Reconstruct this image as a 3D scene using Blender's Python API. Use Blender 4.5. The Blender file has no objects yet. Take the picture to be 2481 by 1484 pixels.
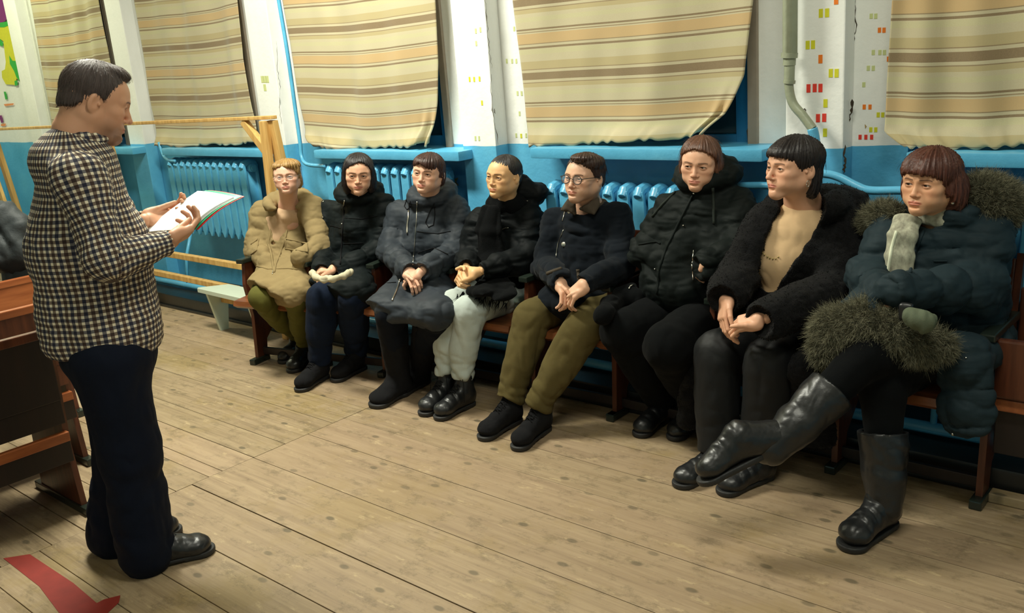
import bpy, bmesh, math, random
import numpy as np
from mathutils import Vector, Matrix
S = bpy.context.scene
COL = S.collection
PI = math.pi

# ---------------------------------------------------------------- camera
YAW, PITCH, ROLL, FPX, CAMH = -0.726300967, 0.268412781, -0.0787365169, 2207.085, 1.70
def cam_axes():
    cy, sy, cp, sp = math.cos(YAW), math.sin(YAW), math.cos(PITCH), math.sin(PITCH)
    f = Vector((sy*cp, cy*cp, -sp)); r = Vector((cy, -sy, 0)); u = r.cross(f)
    c, s = math.cos(ROLL), math.sin(ROLL)
    return c*r + s*u, -s*r + c*u, f
RT, UP, FW = cam_axes()
cam_d = bpy.data.cameras.new('camera'); cam = bpy.data.objects.new('camera', cam_d); COL.objects.link(cam)
cam_d.sensor_width = 36; cam_d.lens = FPX*36/2481; cam_d.clip_start = .05
M = Matrix((RT, UP, -FW)).transposed().to_4x4(); M.translation = (0, 0, CAMH)
cam.matrix_world = M
S.camera = cam

# ---------------------------------------------------------------- world, lamps, exposure
w = bpy.data.worlds.new('night'); S.world = w; w.use_nodes = True
w.node_tree.nodes['Background'].inputs[0].default_value = (.55, .62, .8, 1)
w.node_tree.nodes['Background'].inputs[1].default_value = .02
S.view_settings.view_transform = 'Standard'; S.view_settings.look = 'None'
S.view_settings.exposure = 0.0; S.view_settings.gamma = 1
S.view_settings.use_curve_mapping = False
def lamp(name, loc, size, power, col, aim=None):
    d = bpy.data.lights.new(name, 'AREA'); d.shape = 'RECTANGLE'; d.size, d.size_y = size
    d.energy = power; d.color = col
    o = bpy.data.objects.new(name, d); COL.objects.link(o); o.location = loc
    if aim: o.rotation_euler = (Vector(aim)-Vector(loc)).to_track_quat('-Z', 'Y').to_euler()
    return o
WARM = (.97, 1.0, .68)
COOL = (1.0, .99, .84)
lamp('overhead_light', (-4.1, 2.25, 3.6), (1.3, .35), 172, COOL)
lamp('overhead_light', (-8.6, 2.7, 3.6), (1.3, .35), 60, WARM)
lamp('overhead_light', (-.7, 1.7, 3.6), (1.3, .35), 50, COOL)
lamp('overhead_light', (-1.0, -.9, 3.6), (1.3, .35), 16, COOL)  # added fill light, no room fitting: lifts the faces and front floor

# ---------------------------------------------------------------- points
def ray(x, y):
    return (RT*(x-1240.5) + UP*(742-y) + FW*FPX).normalized()
def pY(x, y, Y):
    d = ray(x, y); return Vector((0, 0, CAMH)) + d*(Y/d.y)
def pX(x, y, X):
    d = ray(x, y); return Vector((0, 0, CAMH)) + d*(X/d.x)
def pZ(x, y, Z=0.0):
    d = ray(x, y); return Vector((0, 0, CAMH)) + d*((Z-CAMH)/d.z)
V = Vector
def np3(a): return np.array(a, dtype=np.float64)

# ---------------------------------------------------------------- value noise
_rs = np.random.RandomState(7); _NT = _rs.rand(32, 32, 32)*2-1
def noise(P, f=1.0, seed=0.0):
    Q = np.asarray(P)*f + seed*13.7
    i = np.floor(Q).astype(int); t = Q-i; t = t*t*(3-2*t)
    def g(a, b, c): return _NT[(i[:, 0]+a) & 31, (i[:, 1]+b) & 31, (i[:, 2]+c) & 31]
    x, y, z = t[:, 0], t[:, 1], t[:, 2]
    return ((g(0,0,0)*(1-x)+g(1,0,0)*x)*(1-y)+(g(0,1,0)*(1-x)+g(1,1,0)*x)*y)*(1-z) + \
           ((g(0,0,1)*(1-x)+g(1,0,1)*x)*(1-y)+(g(0,1,1)*(1-x)+g(1,1,1)*x)*y)*z

# ---------------------------------------------------------------- node helper
class NT:
    def __init__(s, name):
        s.m = bpy.data.materials.new(name); s.m.use_nodes = True; s.t = s.m.node_tree
        s.b = s.t.nodes['Principled BSDF']
    def n(s, kind, **kw):
        nd = s.t.nodes.new('ShaderNode'+kind)
        for k, v in kw.items():
            if k == 'ins':
                for a, b in v.items(): s.put(nd.inputs[a], b)
            else: setattr(nd, k, v)
        return nd
    def put(s, sock, v):
        if hasattr(v, 'links') or hasattr(v, 'is_linked'): s.t.links.new(v, sock)
        else: sock.default_value = v if not (isinstance(v, tuple) and len(v) == 3 and sock.type == 'RGBA') else (*v, 1)
    def math(s, op, a, b=0.0, c=None):
        nd = s.n('Math', operation=op); s.put(nd.inputs[0], a); s.put(nd.inputs[1], b)
        if c is not None: s.put(nd.inputs[2], c)
        return nd.outputs[0]
    def mix(s, f, a, b, mode='MIX'):
        nd = s.n('Mix', data_type='RGBA', blend_type=mode); s.put(nd.inputs[0], f)
        s.put(nd.inputs[6], a); s.put(nd.inputs[7], b); return nd.outputs[2]
    def ramp(s, f, stops, interp='LINEAR'):
        nd = s.n('ValToRGB'); nd.color_ramp.interpolation = interp; s.put(nd.inputs[0], f)
        e = nd.color_ramp.elements
        while len(e) > 1: e.remove(e[-1])
        e[0].position = stops[0][0]; e[0].color = c4(stops[0][1])
        for p, c in stops[1:]:
            q = e.new(p); q.color = c4(c)
        return nd.outputs[0]
    def noise(s, vec, scale, detail=3, rough=.55, out=0):
        nd = s.n('TexNoise'); s.put(nd.inputs['Vector'], vec); nd.inputs['Scale'].default_value = scale
        nd.inputs['Detail'].default_value = detail; nd.inputs['Roughness'].default_value = rough
        return nd.outputs[out]
    def coord(s, which='Object'): return s.n('TexCoord').outputs[which]
    def attr(s, name, out='Fac'): return s.n('Attribute', attribute_name=name).outputs[out]
    def map(s, vec, scale=(1,1,1), loc=(0,0,0)):
        nd = s.n('Mapping'); s.put(nd.inputs[0], vec); nd.inputs['Scale'].default_value = scale
        nd.inputs['Location'].default_value = loc; return nd.outputs[0]
    def bump(s, h, strength=.3, dist=.01, prev=None):
        nd = s.n('Bump'); nd.inputs['Strength'].default_value = strength; nd.inputs['Distance'].default_value = dist
        s.put(nd.inputs['Height'], h)
        if prev is not None: s.put(nd.inputs['Normal'], prev)
        return nd.outputs[0]
    def out(s, col=None, rough=None, normal=None, **kw):
        if col is not None: s.put(s.b.inputs['Base Color'], col)
        if rough is not None: s.put(s.b.inputs['Roughness'], rough)
        if normal is not None: s.put(s.b.inputs['Normal'], normal)
        for k, v in kw.items(): s.put(s.b.inputs[k.replace('_', ' ')], v)
        return s.m
def c4(c): return (*c, 1) if len(c) == 3 else c
def srgb(*c):
    return tuple(((v/255)/12.92 if v/255 <= .04045 else ((v/255+.055)/1.055)**2.4) for v in c)
def m_plain(name, col, rough=.6, nz=.12, scale=25, bump=.15, bdist=.002, **kw):
    t = NT(name); o = t.coord()
    f = t.noise(o, scale, 4)
    c = t.mix(f, tuple(v*(1-nz) for v in col), tuple(min(1, v*(1+nz)) for v in col))
    return t.out(c, rough, t.bump(f, bump, bdist), **kw)

# ---------------------------------------------------------------- mesh helpers
def obj(name, me, mat=None, parent=None):
    if isinstance(me, bmesh.types.BMesh):
        m = bpy.data.meshes.new(name); me.to_mesh(m); me.free(); me = m
    o = bpy.data.objects.new(name, me); COL.objects.link(o)
    if mat is not None:
        for mm in (mat if isinstance(mat, (list, tuple)) else [mat]): me.materials.append(mm)
    if parent is not None:
        o.parent = parent; o.matrix_parent_inverse = Matrix.Translation(-parent.location) if parent.type == 'EMPTY' and tuple(parent.rotation_euler) == (0, 0, 0) else Matrix.Identity(4)
    return o
def thing(name, label, cat, loc=(0,0,0), group=None):
    o = bpy.data.objects.new(name, None); COL.objects.link(o); o.location = loc; o.empty_display_size = .1
    o['label'] = label; o['category'] = cat
    if group: o['group'] = group
    return o
def tag(o, label, cat, group=None):
    o['label'] = label; o['category'] = cat
    if group: o['group'] = group
    return o
def struct(o): o['kind'] = 'structure'; return o
def smooth(o, ang=None):
    me = o.data
    me.polygons.foreach_set('use_smooth', [True]*len(me.polygons))
    if ang: 
        try: me.set_sharp_from_angle(angle=math.radians(ang))
        except Exception: pass
    return o
def add_box(bm, lo, hi, R=None, bev=0.0, mi=0):
    """box between two corners; R optional 4x4 applied after"""
    vs = []
    for z in (lo[2], hi[2]):
        for y in (lo[1], hi[1]):
            for x in (lo[0], hi[0]):
                p = Vector((x, y, z)); vs.append(bm.verts.new(R @ p if R else p))
    fs = []
    for q in ((0,2,3,1), (4,5,7,6), (0,1,5,4), (2,6,7,3), (0,4,6,2), (1,3,7,5)):
        f = bm.faces.new([vs[i] for i in q]); f.material_index = mi; fs.append(f)
    if bev > 0:
        es = list({e for f in fs for e in f.edges})
        r = bmesh.ops.bevel(bm, geom=es, offset=bev, segments=2, affect='EDGES', profile=.6, clamp_overlap=True)
        for f in r['faces']: f.material_index = mi
def add_beam(bm, a, b, wx, wy, bev=.003, up=(0,0,1), mi=0):
    """rectangular bar from a to b"""
    a, b = Vector(a), Vector(b); d = (b-a); L = d.length; d.normalize()
    upv = Vector(up); s = d.cross(upv)
    if s.length < 1e-4: s = d.cross(Vector((1, 0, 0)))
    s.normalize(); u = s.cross(d)
    R = Matrix((s, u, d)).transposed().to_4x4(); R.translation = a
    add_box(bm, (-wx/2, -wy/2, 0), (wx/2, wy/2, L), R, bev, mi)
def frames(pts):
    pts = [Vector(p) for p in pts]; T = []
    for i in range(len(pts)):
        T.append((pts[min(i+1, len(pts)-1)]-pts[max(i-1, 0)]).normalized())
    n = T[0].orthogonal().normalized(); N = []
    for t in T:
        n = (n - t*n.dot(t)); n = n.normalized() if n.length > 1e-6 else t.orthogonal().normalized(); N.append(n.copy())
    return pts, T, N
def add_tube(bm, pts, r, seg=12, mi=0, cap=True):
    pts, T, N = frames(pts); rs = r if isinstance(r, (list, tuple)) else [r]*len(pts); rings = []
    for p, t, n, q in zip(pts, T, N, rs):
        b = t.cross(n)
        rings.append([bm.verts.new(p+(n*math.cos(2*PI*k/seg)+b*math.sin(2*PI*k/seg))*q) for k in range(seg)])
    for A, B in zip(rings, rings[1:]):
        for k in range(seg):
            f = bm.faces.new((A[k], A[(k+1) % seg], B[(k+1) % seg], B[k])); f.material_index = mi; f.smooth = True
    if cap:
        for R_, rev in ((rings[0], True), (rings[-1], False)):
            f = bm.faces.new(list(reversed(R_)) if rev else R_); f.material_index = mi
def bez(pts, n=8):
    """Catmull-Rom through points"""
    P = [Vector(p) for p in pts]; out = []
    for i in range(len(P)-1):
        p0, p1, p2, p3 = P[max(i-1, 0)], P[i], P[i+1], P[min(i+2, len(P)-1)]
        for k in range(n):
            t = k/n
            out.append(.5*((2*p1)+(p2-p0)*t+(2*p0-5*p1+4*p2-p3)*t*t+(3*p1-p0-3*p2+p3)*t**3))
    out.append(P[-1]); return out
def add_prism(bm, poly, a, b, axis='Y', mi=0):
    """extrude a polygon given in the other two axes from a to b along axis"""
    def mk(p, h):
        if axis == 'Y': return (p[0], h, p[1])
        if axis == 'X': return (h, p[0], p[1])
        return (p[0], p[1], h)
    A = [bm.verts.new(mk(p, a)) for p in poly]; B = [bm.verts.new(mk(p, b)) for p in poly]
    n = len(poly)
    for f in [bm.faces.new(A), bm.faces.new(list(reversed(B)))] + [bm.faces.new((A[(i+1) % n], A[i], B[i], B[(i+1) % n])) for i in range(n)]:
        f.material_index = mi
    bmesh.ops.recalc_face_normals(bm, faces=bm.faces[:])
def np_mesh(name, Vt, F, attrs=None, vattrs=None):
    me = bpy.data.meshes.new(name); n = len(F)
    me.vertices.add(len(Vt)); me.vertices.foreach_set('co', np.asarray(Vt, np.float32).ravel())
    k = F.shape[1]
    me.loops.add(n*k); me.loops.foreach_set('vertex_index', F.astype(np.int32).ravel())
    me.polygons.add(n); me.polygons.foreach_set('loop_start', np.arange(0, n*k, k, dtype=np.int32))
    me.polygons.foreach_set('loop_total', np.full(n, k, np.int32))
    me.polygons.foreach_set('use_smooth', np.ones(n, bool))
    me.update(calc_edges=True)
    for a, v in (attrs or {}).items():
        v = np.asarray(v, np.float32)
        if v.ndim == 1:
            at = me.attributes.new(a, 'FLOAT', 'POINT'); at.data.foreach_set('value', v)
        elif v.shape[1] == 3:
            at = me.attributes.new(a, 'FLOAT_VECTOR', 'POINT'); at.data.foreach_set('vector', v.ravel())
    return me

# ---------------------------------------------------------------- signed-distance sculpting
def nrm(v): v = np3(v); return v/(np.linalg.norm(v)+1e-12)
class Sculpt:
    """smooth union of rounded primitives, turned into one closed surface"""
    def __init__(s, h=.006): s.h = h; s.p = []
    def _add(s, fn, lo, hi, k, op): s.p.append((fn, None if lo is None else np3(lo), None if hi is None else np3(hi), k, op)); return s
    def cap(s, a, b, ra, rb=None, k=.015, op='u'):
        a, b = np3(a), np3(b); rb = ra if rb is None else rb; R = max(ra, rb); ab = b-a; L2 = ab@ab+1e-12
        def fn(X, Y, Z):
            px, py, pz = X-a[0], Y-a[1], Z-a[2]
            t = np.clip((px*ab[0]+py*ab[1]+pz*ab[2])/L2, 0, 1)
            return np.sqrt((px-t*ab[0])**2+(py-t*ab[1])**2+(pz-t*ab[2])**2)-(ra+(rb-ra)*t)
        return s._add(fn, np.minimum(a, b)-R, np.maximum(a, b)+R, k, op)
    def ell(s, c, r, A=None, k=.015, op='u'):
        c, r = np3(c), np3(r); A = np.eye(3) if A is None else np3([nrm(q) for q in A]); R = r.max()
        def fn(X, Y, Z):
            px, py, pz = X-c[0], Y-c[1], Z-c[2]; k0 = 0; k1 = 0
            for i in range(3):
                q = (px*A[i][0]+py*A[i][1]+pz*A[i][2])/r[i]; k0 = k0+q*q; k1 = k1+(q/r[i])**2
            k0 = np.sqrt(k0); return k0*(k0-1)/(np.sqrt(k1)+1e-9)
        ext = np.sqrt(((A*r[:, None])**2).sum(0))
        return s._add(fn, c-ext, c+ext, k, op)
    def ecap(s, a, b, ra, rb, side, k=.015, op='u', puff=None, cr=None):
        """tapered bar of elliptical section: ra=(side radius, other radius) at a, rb at b; puff=(pitch, depth, offset)"""
        a, b = np3(a), np3(b); d = b-a; L = np.linalg.norm(d); d = d/L; sd = np3(side); sd = nrm(sd-d*(sd@d)); o = np.cross(d, sd)
        R = max(*ra, *rb)
        def fn(X, Y, Z):
            px, py, pz = X-a[0], Y-a[1], Z-a[2]
            w = px*d[0]+py*d[1]+pz*d[2]; t = np.clip(w/L, 0, 1); e = w-t*L
            u = px*sd[0]+py*sd[1]+pz*sd[2]; v = px*o[0]+py*o[1]+pz*o[2]
            rx = ra[0]+(rb[0]-ra[0])*t; ry = ra[1]+(rb[1]-ra[1])*t; rz = np.minimum(rx, ry) if cr is None else cr
            q0, q1, q2 = u/rx, v/ry, e/rz
            k0 = np.sqrt(q0*q0+q1*q1+q2*q2); k1 = np.sqrt((q0/rx)**2+(q1/ry)**2+(q2/rz)**2)+1e-9
            D = k0*(k0-1)/k1
            if puff: D = D+puff[1]*(1-np.abs(np.sin(PI*(w+puff[2])/puff[0]))**.45)
            return D
        return s._add(fn, np.minimum(a, b)-R, np.maximum(a, b)+R, k, op)
    def chain(s, pts, rs, k=.01, op='u'):
        for i in range(len(pts)-1): s.cap(pts[i], pts[i+1], rs[i], rs[i+1], k, op)
        return s
    def box(s, c, hs, A=None, r=.01, k=.01, op='u'):
        c, hs = np3(c), np3(hs)-r; A = np.eye(3) if A is None else np3([nrm(q) for q in A])
        def fn(X, Y, Z):
            px, py, pz = X-c[0], Y-c[1], Z-c[2]; o = 0; m = None
            for i in range(3):
                q = np.abs(px*A[i][0]+py*A[i][1]+pz*A[i][2])-hs[i]
                o = o+np.maximum(q, 0)**2; m = q if m is None else np.maximum(m, q)
            return np.sqrt(o)+np.minimum(m, 0)-r
        ext = (np.abs(A)*(hs+r)[:, None]).sum(0)
        return s._add(fn, c-ext, c+ext, k, op)
    def plane(s, c, n, k=.004):
        """cut away the side the normal points to"""
        c, n = np3(c), nrm(n)
        def fn(X, Y, Z): return -((X-c[0])*n[0]+(Y-c[1])*n[1]+(Z-c[2])*n[2])
        return s._add(fn, None, None, k, 's')
    def func(s, fn, lo, hi, k=.01, op='u'): return s._add(fn, lo, hi, k, op)
    def mesh(s, lo=None, hi=None):
        h = s.h
        us = [q for q in s.p if q[4] == 'u']
        L = np.min([q[1] for q in us], 0)-3*h if lo is None else np3(lo); H = np.max([q[2] for q in us], 0)+3*h if hi is None else np3(hi)
        L = L-.02; H = H+.02
        n = np.ceil((H-L)/h).astype(int)+1
        ax = [(L[i]+h*np.arange(n[i])).astype(np.float32) for i in range(3)]
        D = np.full(n, .5, np.float32)
        for fn, a, b, k, op in s.p:
            if a is None: sl = [slice(0, n[i]) for i in range(3)]
            else:
                m = k+3*h+.012
                i0 = np.clip(np.floor((a-m-L)/h).astype(int), 0, n); i1 = np.clip(np.ceil((b+m-L)/h).astype(int)+1, 0, n)
                if (i1 <= i0).any(): continue
                sl = [slice(i0[i], i1[i]) for i in range(3)]
            X = ax[0][sl[0]][:, None, None]; Y = ax[1][sl[1]][None, :, None]; Z = ax[2][sl[2]][None, None, :]
            d = fn(X, Y, Z); o = D[tuple(sl)]
            if k < 1e-5: k = 1e-5
            if op == 'u':
                g = np.maximum(k-np.abs(o-d), 0)/k; D[tuple(sl)] = np.minimum(o, d)-g*g*k*.25
            elif op == 's':
                d = -d; g = np.maximum(k-np.abs(o-d), 0)/k; D[tuple(sl)] = np.maximum(o, d)+g*g*k*.25
            elif op == 'i':
                g = np.maximum(k-np.abs(o-d), 0)/k; D[tuple(sl)] = np.maximum(o, d)+g*g*k*.25
            elif op == 'd': D[tuple(sl)] = o+d
        return nets(D, L, h)
def nets(D, L, h):
    D[0], D[-1], D[:, 0], D[:, -1], D[:, :, 0], D[:, :, -1] = (np.maximum(q, .001) for q in (D[0], D[-1], D[:, 0], D[:, -1], D[:, :, 0], D[:, :, -1]))
    ins = D < 0; c = [ins[a:a-1 or None, b:b-1 or None, d:d-1 or None] for a in (0, 1) for b in (0, 1) for d in (0, 1)]
    al = c[0] & c[1] & c[2] & c[3] & c[4] & c[5] & c[6] & c[7]
    an = c[0] | c[1] | c[2] | c[3] | c[4] | c[5] | c[6] | c[7]
    I, J, K = np.nonzero(an & ~al)
    vals = np.stack([D[I+a, J+b, K+d] for a in (0, 1) for b in (0, 1) for d in (0, 1)], 1)
    off = np3([(a, b, d) for a in (0, 1) for b in (0, 1) for d in (0, 1)])
    acc = np.zeros((len(I), 3)); cnt = np.zeros(len(I))
    for e0, e1 in ((0,1),(2,3),(4,5),(6,7),(0,2),(1,3),(4,6),(5,7),(0,4),(1,5),(2,6),(3,7)):
        v0, v1 = vals[:, e0], vals[:, e1]; m = (v0 < 0) != (v1 < 0)
        t = np.where(m, v0/np.where(v0 == v1, 1, v0-v1), 0)
        acc += np.where(m[:, None], off[e0]+t[:, None]*(off[e1]-off[e0]), 0); cnt += m
    P = L+h*(np.stack([I, J, K], 1)+acc/cnt[:, None])
    idx = np.full(np.array(D.shape)-1, -1, np.int32); idx[I, J, K] = np.arange(len(I))
    Q = []
    for ax in range(3):
        s0 = [slice(0, None)]*3; s1 = [slice(0, None)]*3; s0[ax] = slice(0, -1); s1[ax] = slice(1, None)
        A, B = ins[tuple(s0)], ins[tuple(s1)]; g = np.stack(np.nonzero(A != B), 1)
        u, v = (ax+1) % 3, (ax+2) % 3
        g = g[(g[:, u] > 0) & (g[:, v] > 0) & (g[:, u] < D.shape[u]-1) & (g[:, v] < D.shape[v]-1)]
        def cell(du, dv):
            q = g.copy(); q[:, u] -= du; q[:, v] -= dv; return idx[q[:, 0], q[:, 1], q[:, 2]]
        q = np.stack([cell(1, 1), cell(0, 1), cell(0, 0), cell(1, 0)], 1)
        fl = ~A[g[:, 0], g[:, 1], g[:, 2]]; q[fl] = q[fl][:, ::-1]; Q.append(q)
    return P, np.concatenate(Q)
def normals(P, F):
    n = np.cross(P[F[:, 2]]-P[F[:, 0]], P[F[:, 3]]-P[F[:, 1]]); N = np.zeros_like(P)
    for i in range(4): np.add.at(N, F[:, i], n)
    return N/(np.linalg.norm(N, axis=1)[:, None]+1e-12)
def relax(P, F, n=1, f=.5):
    for _ in range(n):
        A = np.zeros_like(P); C = np.zeros(len(P))
        for i in range(4):
            np.add.at(A, F[:, i], P[F[:, (i+1) % 4]]); np.add.at(C, F[:, i], 1)
            np.add.at(A, F[:, i], P[F[:, (i-1) % 4]]); np.add.at(C, F[:, i], 1)
        P = P+(A/np.maximum(C, 1)[:, None]-P)*f
    return P
# ================================================================ MATERIALS OF THE ROOM
BLUE = srgb(98, 184, 224); WHITE = (.78, .80, .72)
def m_wall():
    t = NT('painted_wall'); P = t.coord(); z = t.n('SeparateXYZ'); t.put(z.inputs[0], P)
    n1 = t.noise(P, 3.5, 4); n2 = t.noise(P, 40, 3)
    edge = t.math('ADD', z.outputs[2], t.math('MULTIPLY', t.math('SUBTRACT', n1, .5), .02))
    f = t.math('GREATER_THAN', edge, 1.225)
    stain = t.ramp(t.noise(t.map(P, (1.2, 1.2, .5)), 2.2, 5, .6), [(.3, (.84, .86, .80)), (.55, (.93, .94, .90)), (.75, (.88, .89, .85))])
    bl = t.ramp(t.noise(P, 2.5, 5, .6), [(.3, srgb(84, 168, 208)), (.55, BLUE), (.8, srgb(112, 196, 230))])
    chip = t.math('GREATER_THAN', t.noise(P, 7.5, 5, .65), .745)
    bl = t.mix(chip, bl, srgb(168, 150, 96))
    c = t.mix(f, bl, stain)
    h = t.math('ADD', t.math('MULTIPLY', n1, 1.5), t.math('MULTIPLY', n2, .35))
    return t.out(c, t.math('MULTIPLY_ADD', f, .35, .38), t.bump(h, .35, .012))
def m_blue():
    t = NT('blue_enamel'); P = t.coord()
    c = t.ramp(t.noise(P, 5, 5, .6), [(.3, srgb(84, 168, 208)), (.6, BLUE), (.8, srgb(114, 198, 232))])
    return t.out(c, .32, t.bump(t.noise(P, 22, 4), .35, .006))
def m_plank():
    t = NT('floor_planks'); P = t.coord(); tn = t.attr('tint'); 
    off = t.n('CombineXYZ'); t.put(off.inputs[0], t.math('MULTIPLY', tn, 37.0)); t.put(off.inputs[2], t.math('MULTIPLY', tn, 11.0))
    va = t.n('VectorMath', operation='ADD'); t.put(va.inputs[0], P); t.put(va.inputs[1], off.outputs[0]); P2 = va.outputs[0]
    g1 = t.noise(t.map(P2, (1.3, 22, 1)), 1.6, 6, .62); g2 = t.noise(t.map(P2, (2.5, 90, 1)), 1.5, 4, .6)
    base = t.ramp(g1, [(.28, srgb(104, 88, 66)), (.44, srgb(154, 134, 104)), (.6, srgb(186, 166, 134)), (.8, srgb(160, 136, 110))])
    base = t.mix(.35, base, t.ramp(g2, [(.3, srgb(112, 96, 68)), (.6, srgb(188, 170, 132))]))
    big = t.noise(P, .55, 4, .6)
    base = t.mix(t.math('MULTIPLY', big, .42), base, srgb(176, 152, 134))
    pol = t.ramp(t.noise(P, 1.6, 7, .72, 0), [(.50, (0, 0, 0)), (.60, (1, 1, 1))])
    base = t.mix(t.math('MULTIPLY', pol, .42), base, srgb(150, 128, 62))
    base = t.mix(t.math('MULTIPLY_ADD', tn, .34, 0), base, srgb(128, 110, 82)); base = t.mix(t.math('MULTIPLY', t.math('FRACT', t.math('MULTIPLY', tn, 7.3)), .38), base, srgb(196, 166, 144))
    st = t.ramp(t.noise(t.map(P, (1, 1.6, 1)), 7.5, 8, .78), [(.52, (0, 0, 0)), (.62, (1, 1, 1))])
    base = t.mix(t.math('MULTIPLY', st, .38), base, srgb(88, 78, 56))
    sc = t.ramp(t.noise(t.map(P, (.8, 2.4, 1)), 7, 6, .72), [(.60, (0, 0, 0)), (.66, (1, 1, 1))])
    base = t.mix(t.math('MULTIPLY', sc, .38), base, srgb(222, 200, 160))
    vo = t.n('TexVoronoi', feature='F1', voronoi_dimensions='2D'); t.put(vo.inputs['Vector'], t.map(P2, (1, 1.9, 1))); vo.inputs['Scale'].default_value = 3.6
    kn = t.ramp(vo.outputs['Distance'], [(.0, (1, 1, 1)), (.06, (1, 1, 1)), (.10, (0, 0, 0))])
    sel = t.math('GREATER_THAN', t.n('SeparateColor', ins={0: vo.outputs['Color']}).outputs[0], .50)
    base = t.mix(t.math('MULTIPLY', t.math('MULTIPLY', kn, sel), t.math('MULTIPLY_ADD', t.noise(P, 2.3, 2), .9, .1)), base, srgb(74, 70, 54)); base = t.mix(1.0, base, srgb(234, 232, 224), 'MULTIPLY')
    h = t.math('ADD', t.math('MULTIPLY', g1, .6), t.math('MULTIPLY', g2, .5))
    return t.out(base, t.math('MULTIPLY_ADD', g1, .25, .48), t.bump(h, .25, .004))
def m_wood(name, c0, c1, rough=.35, axis=(14, 14, 1.2)):
    t = NT(name); P = t.coord(); g = t.noise(t.map(P, axis), 2.2, 5, .6)
    return t.out(t.ramp(g, [(.3, c0), (.7, c1)]), rough, t.bump(g, .15, .003))
def m_curtain():
    t = NT('striped_curtain'); v = t.attr('stripe'); P = t.coord()
    fr = t.math('FRACT', v)
    pale, yel, brn, thn, ora = srgb(192, 184, 154), srgb(176, 162, 120), srgb(112, 90, 66), srgb(130, 110, 82), srgb(194, 162, 114)
    st = [(0, brn), (.05, pale), (.085, thn), (.097, yel), (.15, yel), (.20, pale), (.30, srgb(192, 188, 150)), (.365, pale), (.375, brn), (.40, pale), (.432, thn), (.444, ora),
          (.575, pale), (.59, thn), (.602, pale), (.622, brn), (.648, pale), (.74, srgb(192, 188, 150)), (.80, pale), (.85, yel), (.903, thn), (.915, pale), (.95, brn)]
    c = t.ramp(fr, st, 'CONSTANT')
    wv = t.noise(t.map(P, (260, 30, 700)), 1, 2); fade = t.noise(P, 1.7, 4)
    c = t.mix(t.math('MULTIPLY_ADD', wv, .6, -.12), c, srgb(168, 150, 112)); c = t.mix(t.math('MULTIPLY', fade, .2), c, srgb(204, 192, 154))
    rib = t.noise(t.map(P, (400, 1, 1)), 1, 1)
    return t.out(c, .95, t.bump(t.math('ADD', wv, rib), .12, .002), Sheen_Weight=.15)
MAT = {}
MAT['wall'] = m_wall(); MAT['blue'] = m_blue(); MAT['plank'] = m_plank(); MAT['curtain'] = m_curtain()
MAT['ceiling'] = m_plain('ceiling_whitewash', (.75, .76, .7), .9)
MAT['plinth'] = m_plain('dark_plinth', srgb(30, 30, 28), .35, .3, 12, .3, .004)
MAT['crack'] = m_plain('crack', srgb(58, 48, 34), .95)
MAT['greywood'] = m_plain('bare_frame_wood', srgb(150, 138, 122), .7)
MAT['deepblue'] = m_plain('dark_blue_frame', srgb(24, 112, 160), .4)
MAT['plaster'] = m_plain('bare_plaster', srgb(176, 150, 96), .9)
MAT['glass'] = NT('night_glass').out((.012, .04, .06), .12)
MAT['pine'] = m_wood('raw_pine', srgb(190, 144, 76), srgb(226, 186, 116), .55)
MAT['chairwood'] = m_wood('lacquered_brown_wood', srgb(66, 34, 22), srgb(106, 58, 36), .35)
MAT['seatwood'] = m_wood('orange_brown_seat', srgb(100, 56, 30), srgb(146, 88, 50), .32, (1.5, 14, 14))
MAT['darkwood'] = m_wood('dark_brown_board', srgb(24, 17, 14), srgb(38, 25, 20), .5)
MAT['railwood'] = m_wood('orange_brown_rail', srgb(138, 74, 40), srgb(176, 104, 60), .35, (14, 1.5, 14))
MAT['armcap'] = m_plain('black_green_enamel', srgb(34, 42, 36), .25)
MAT['whitepaint'] = m_plain('white_gloss_paint', srgb(206, 218, 200), .35, .04)
MAT['redpaint'] = m_plain('worn_red_paint', srgb(138, 44, 34), .6, .3, 18)
MAT['galv'] = m_plain('worn_grey_pipe_paint', srgb(158, 164, 140), .4, .2, 18, .5, .006)
for k_, c_ in dict(my=srgb(216, 214, 40), mo=srgb(244, 128, 30), mr=srgb(232, 62, 44), mf=srgb(206, 214, 150), mp=srgb(128, 30, 116), mg=srgb(40, 176, 60), mpo=srgb(240, 150, 90)).items():
    MAT[k_] = m_plain('mural_'+k_, c_, .7, .12, 40)

# ================================================================ ROOM SHELL
YW, YP = 3.88, 3.775            # wall face, pilaster face
XL, XR, YB, ZC = -10.6, 2.4, -3.0, 3.75
KW = YW/3.70
def kx(x, k=KW): return x*k
def kz(z, k=KW): return CAMH-(CAMH-z)*k
WIN = [(-8.54, -7.36), (-6.70, -5.51), (-4.85, -3.673), (-3.01, -1.837), (-1.17, .0), (.67, 1.85)]
WIN = [(kx(a), kx(c)) for a, c in WIN]
PIL = [kx(x, YP/3.6) for x in (-10.5, -8.73, -6.895, -5.06, -3.222, -1.387, .448)]
ZS, ZT = kz(1.22), 3.1
bm = bmesh.new()
add_box(bm, (XL, YW, 0), (XR, YW+.3, ZS)); add_box(bm, (XL, YW, ZT), (XR, YW+.3, ZC))
e = [XL]+[q for wq in WIN for q in wq]+[XR]
for i in range(0, len(e), 2): add_box(bm, (e[i], YW, ZS), (e[i+1], YW+.3, ZT))
for x in PIL[1:]: add_box(bm, (x-.25, YP, 0), (x, YW, ZC), bev=.006)
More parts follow.
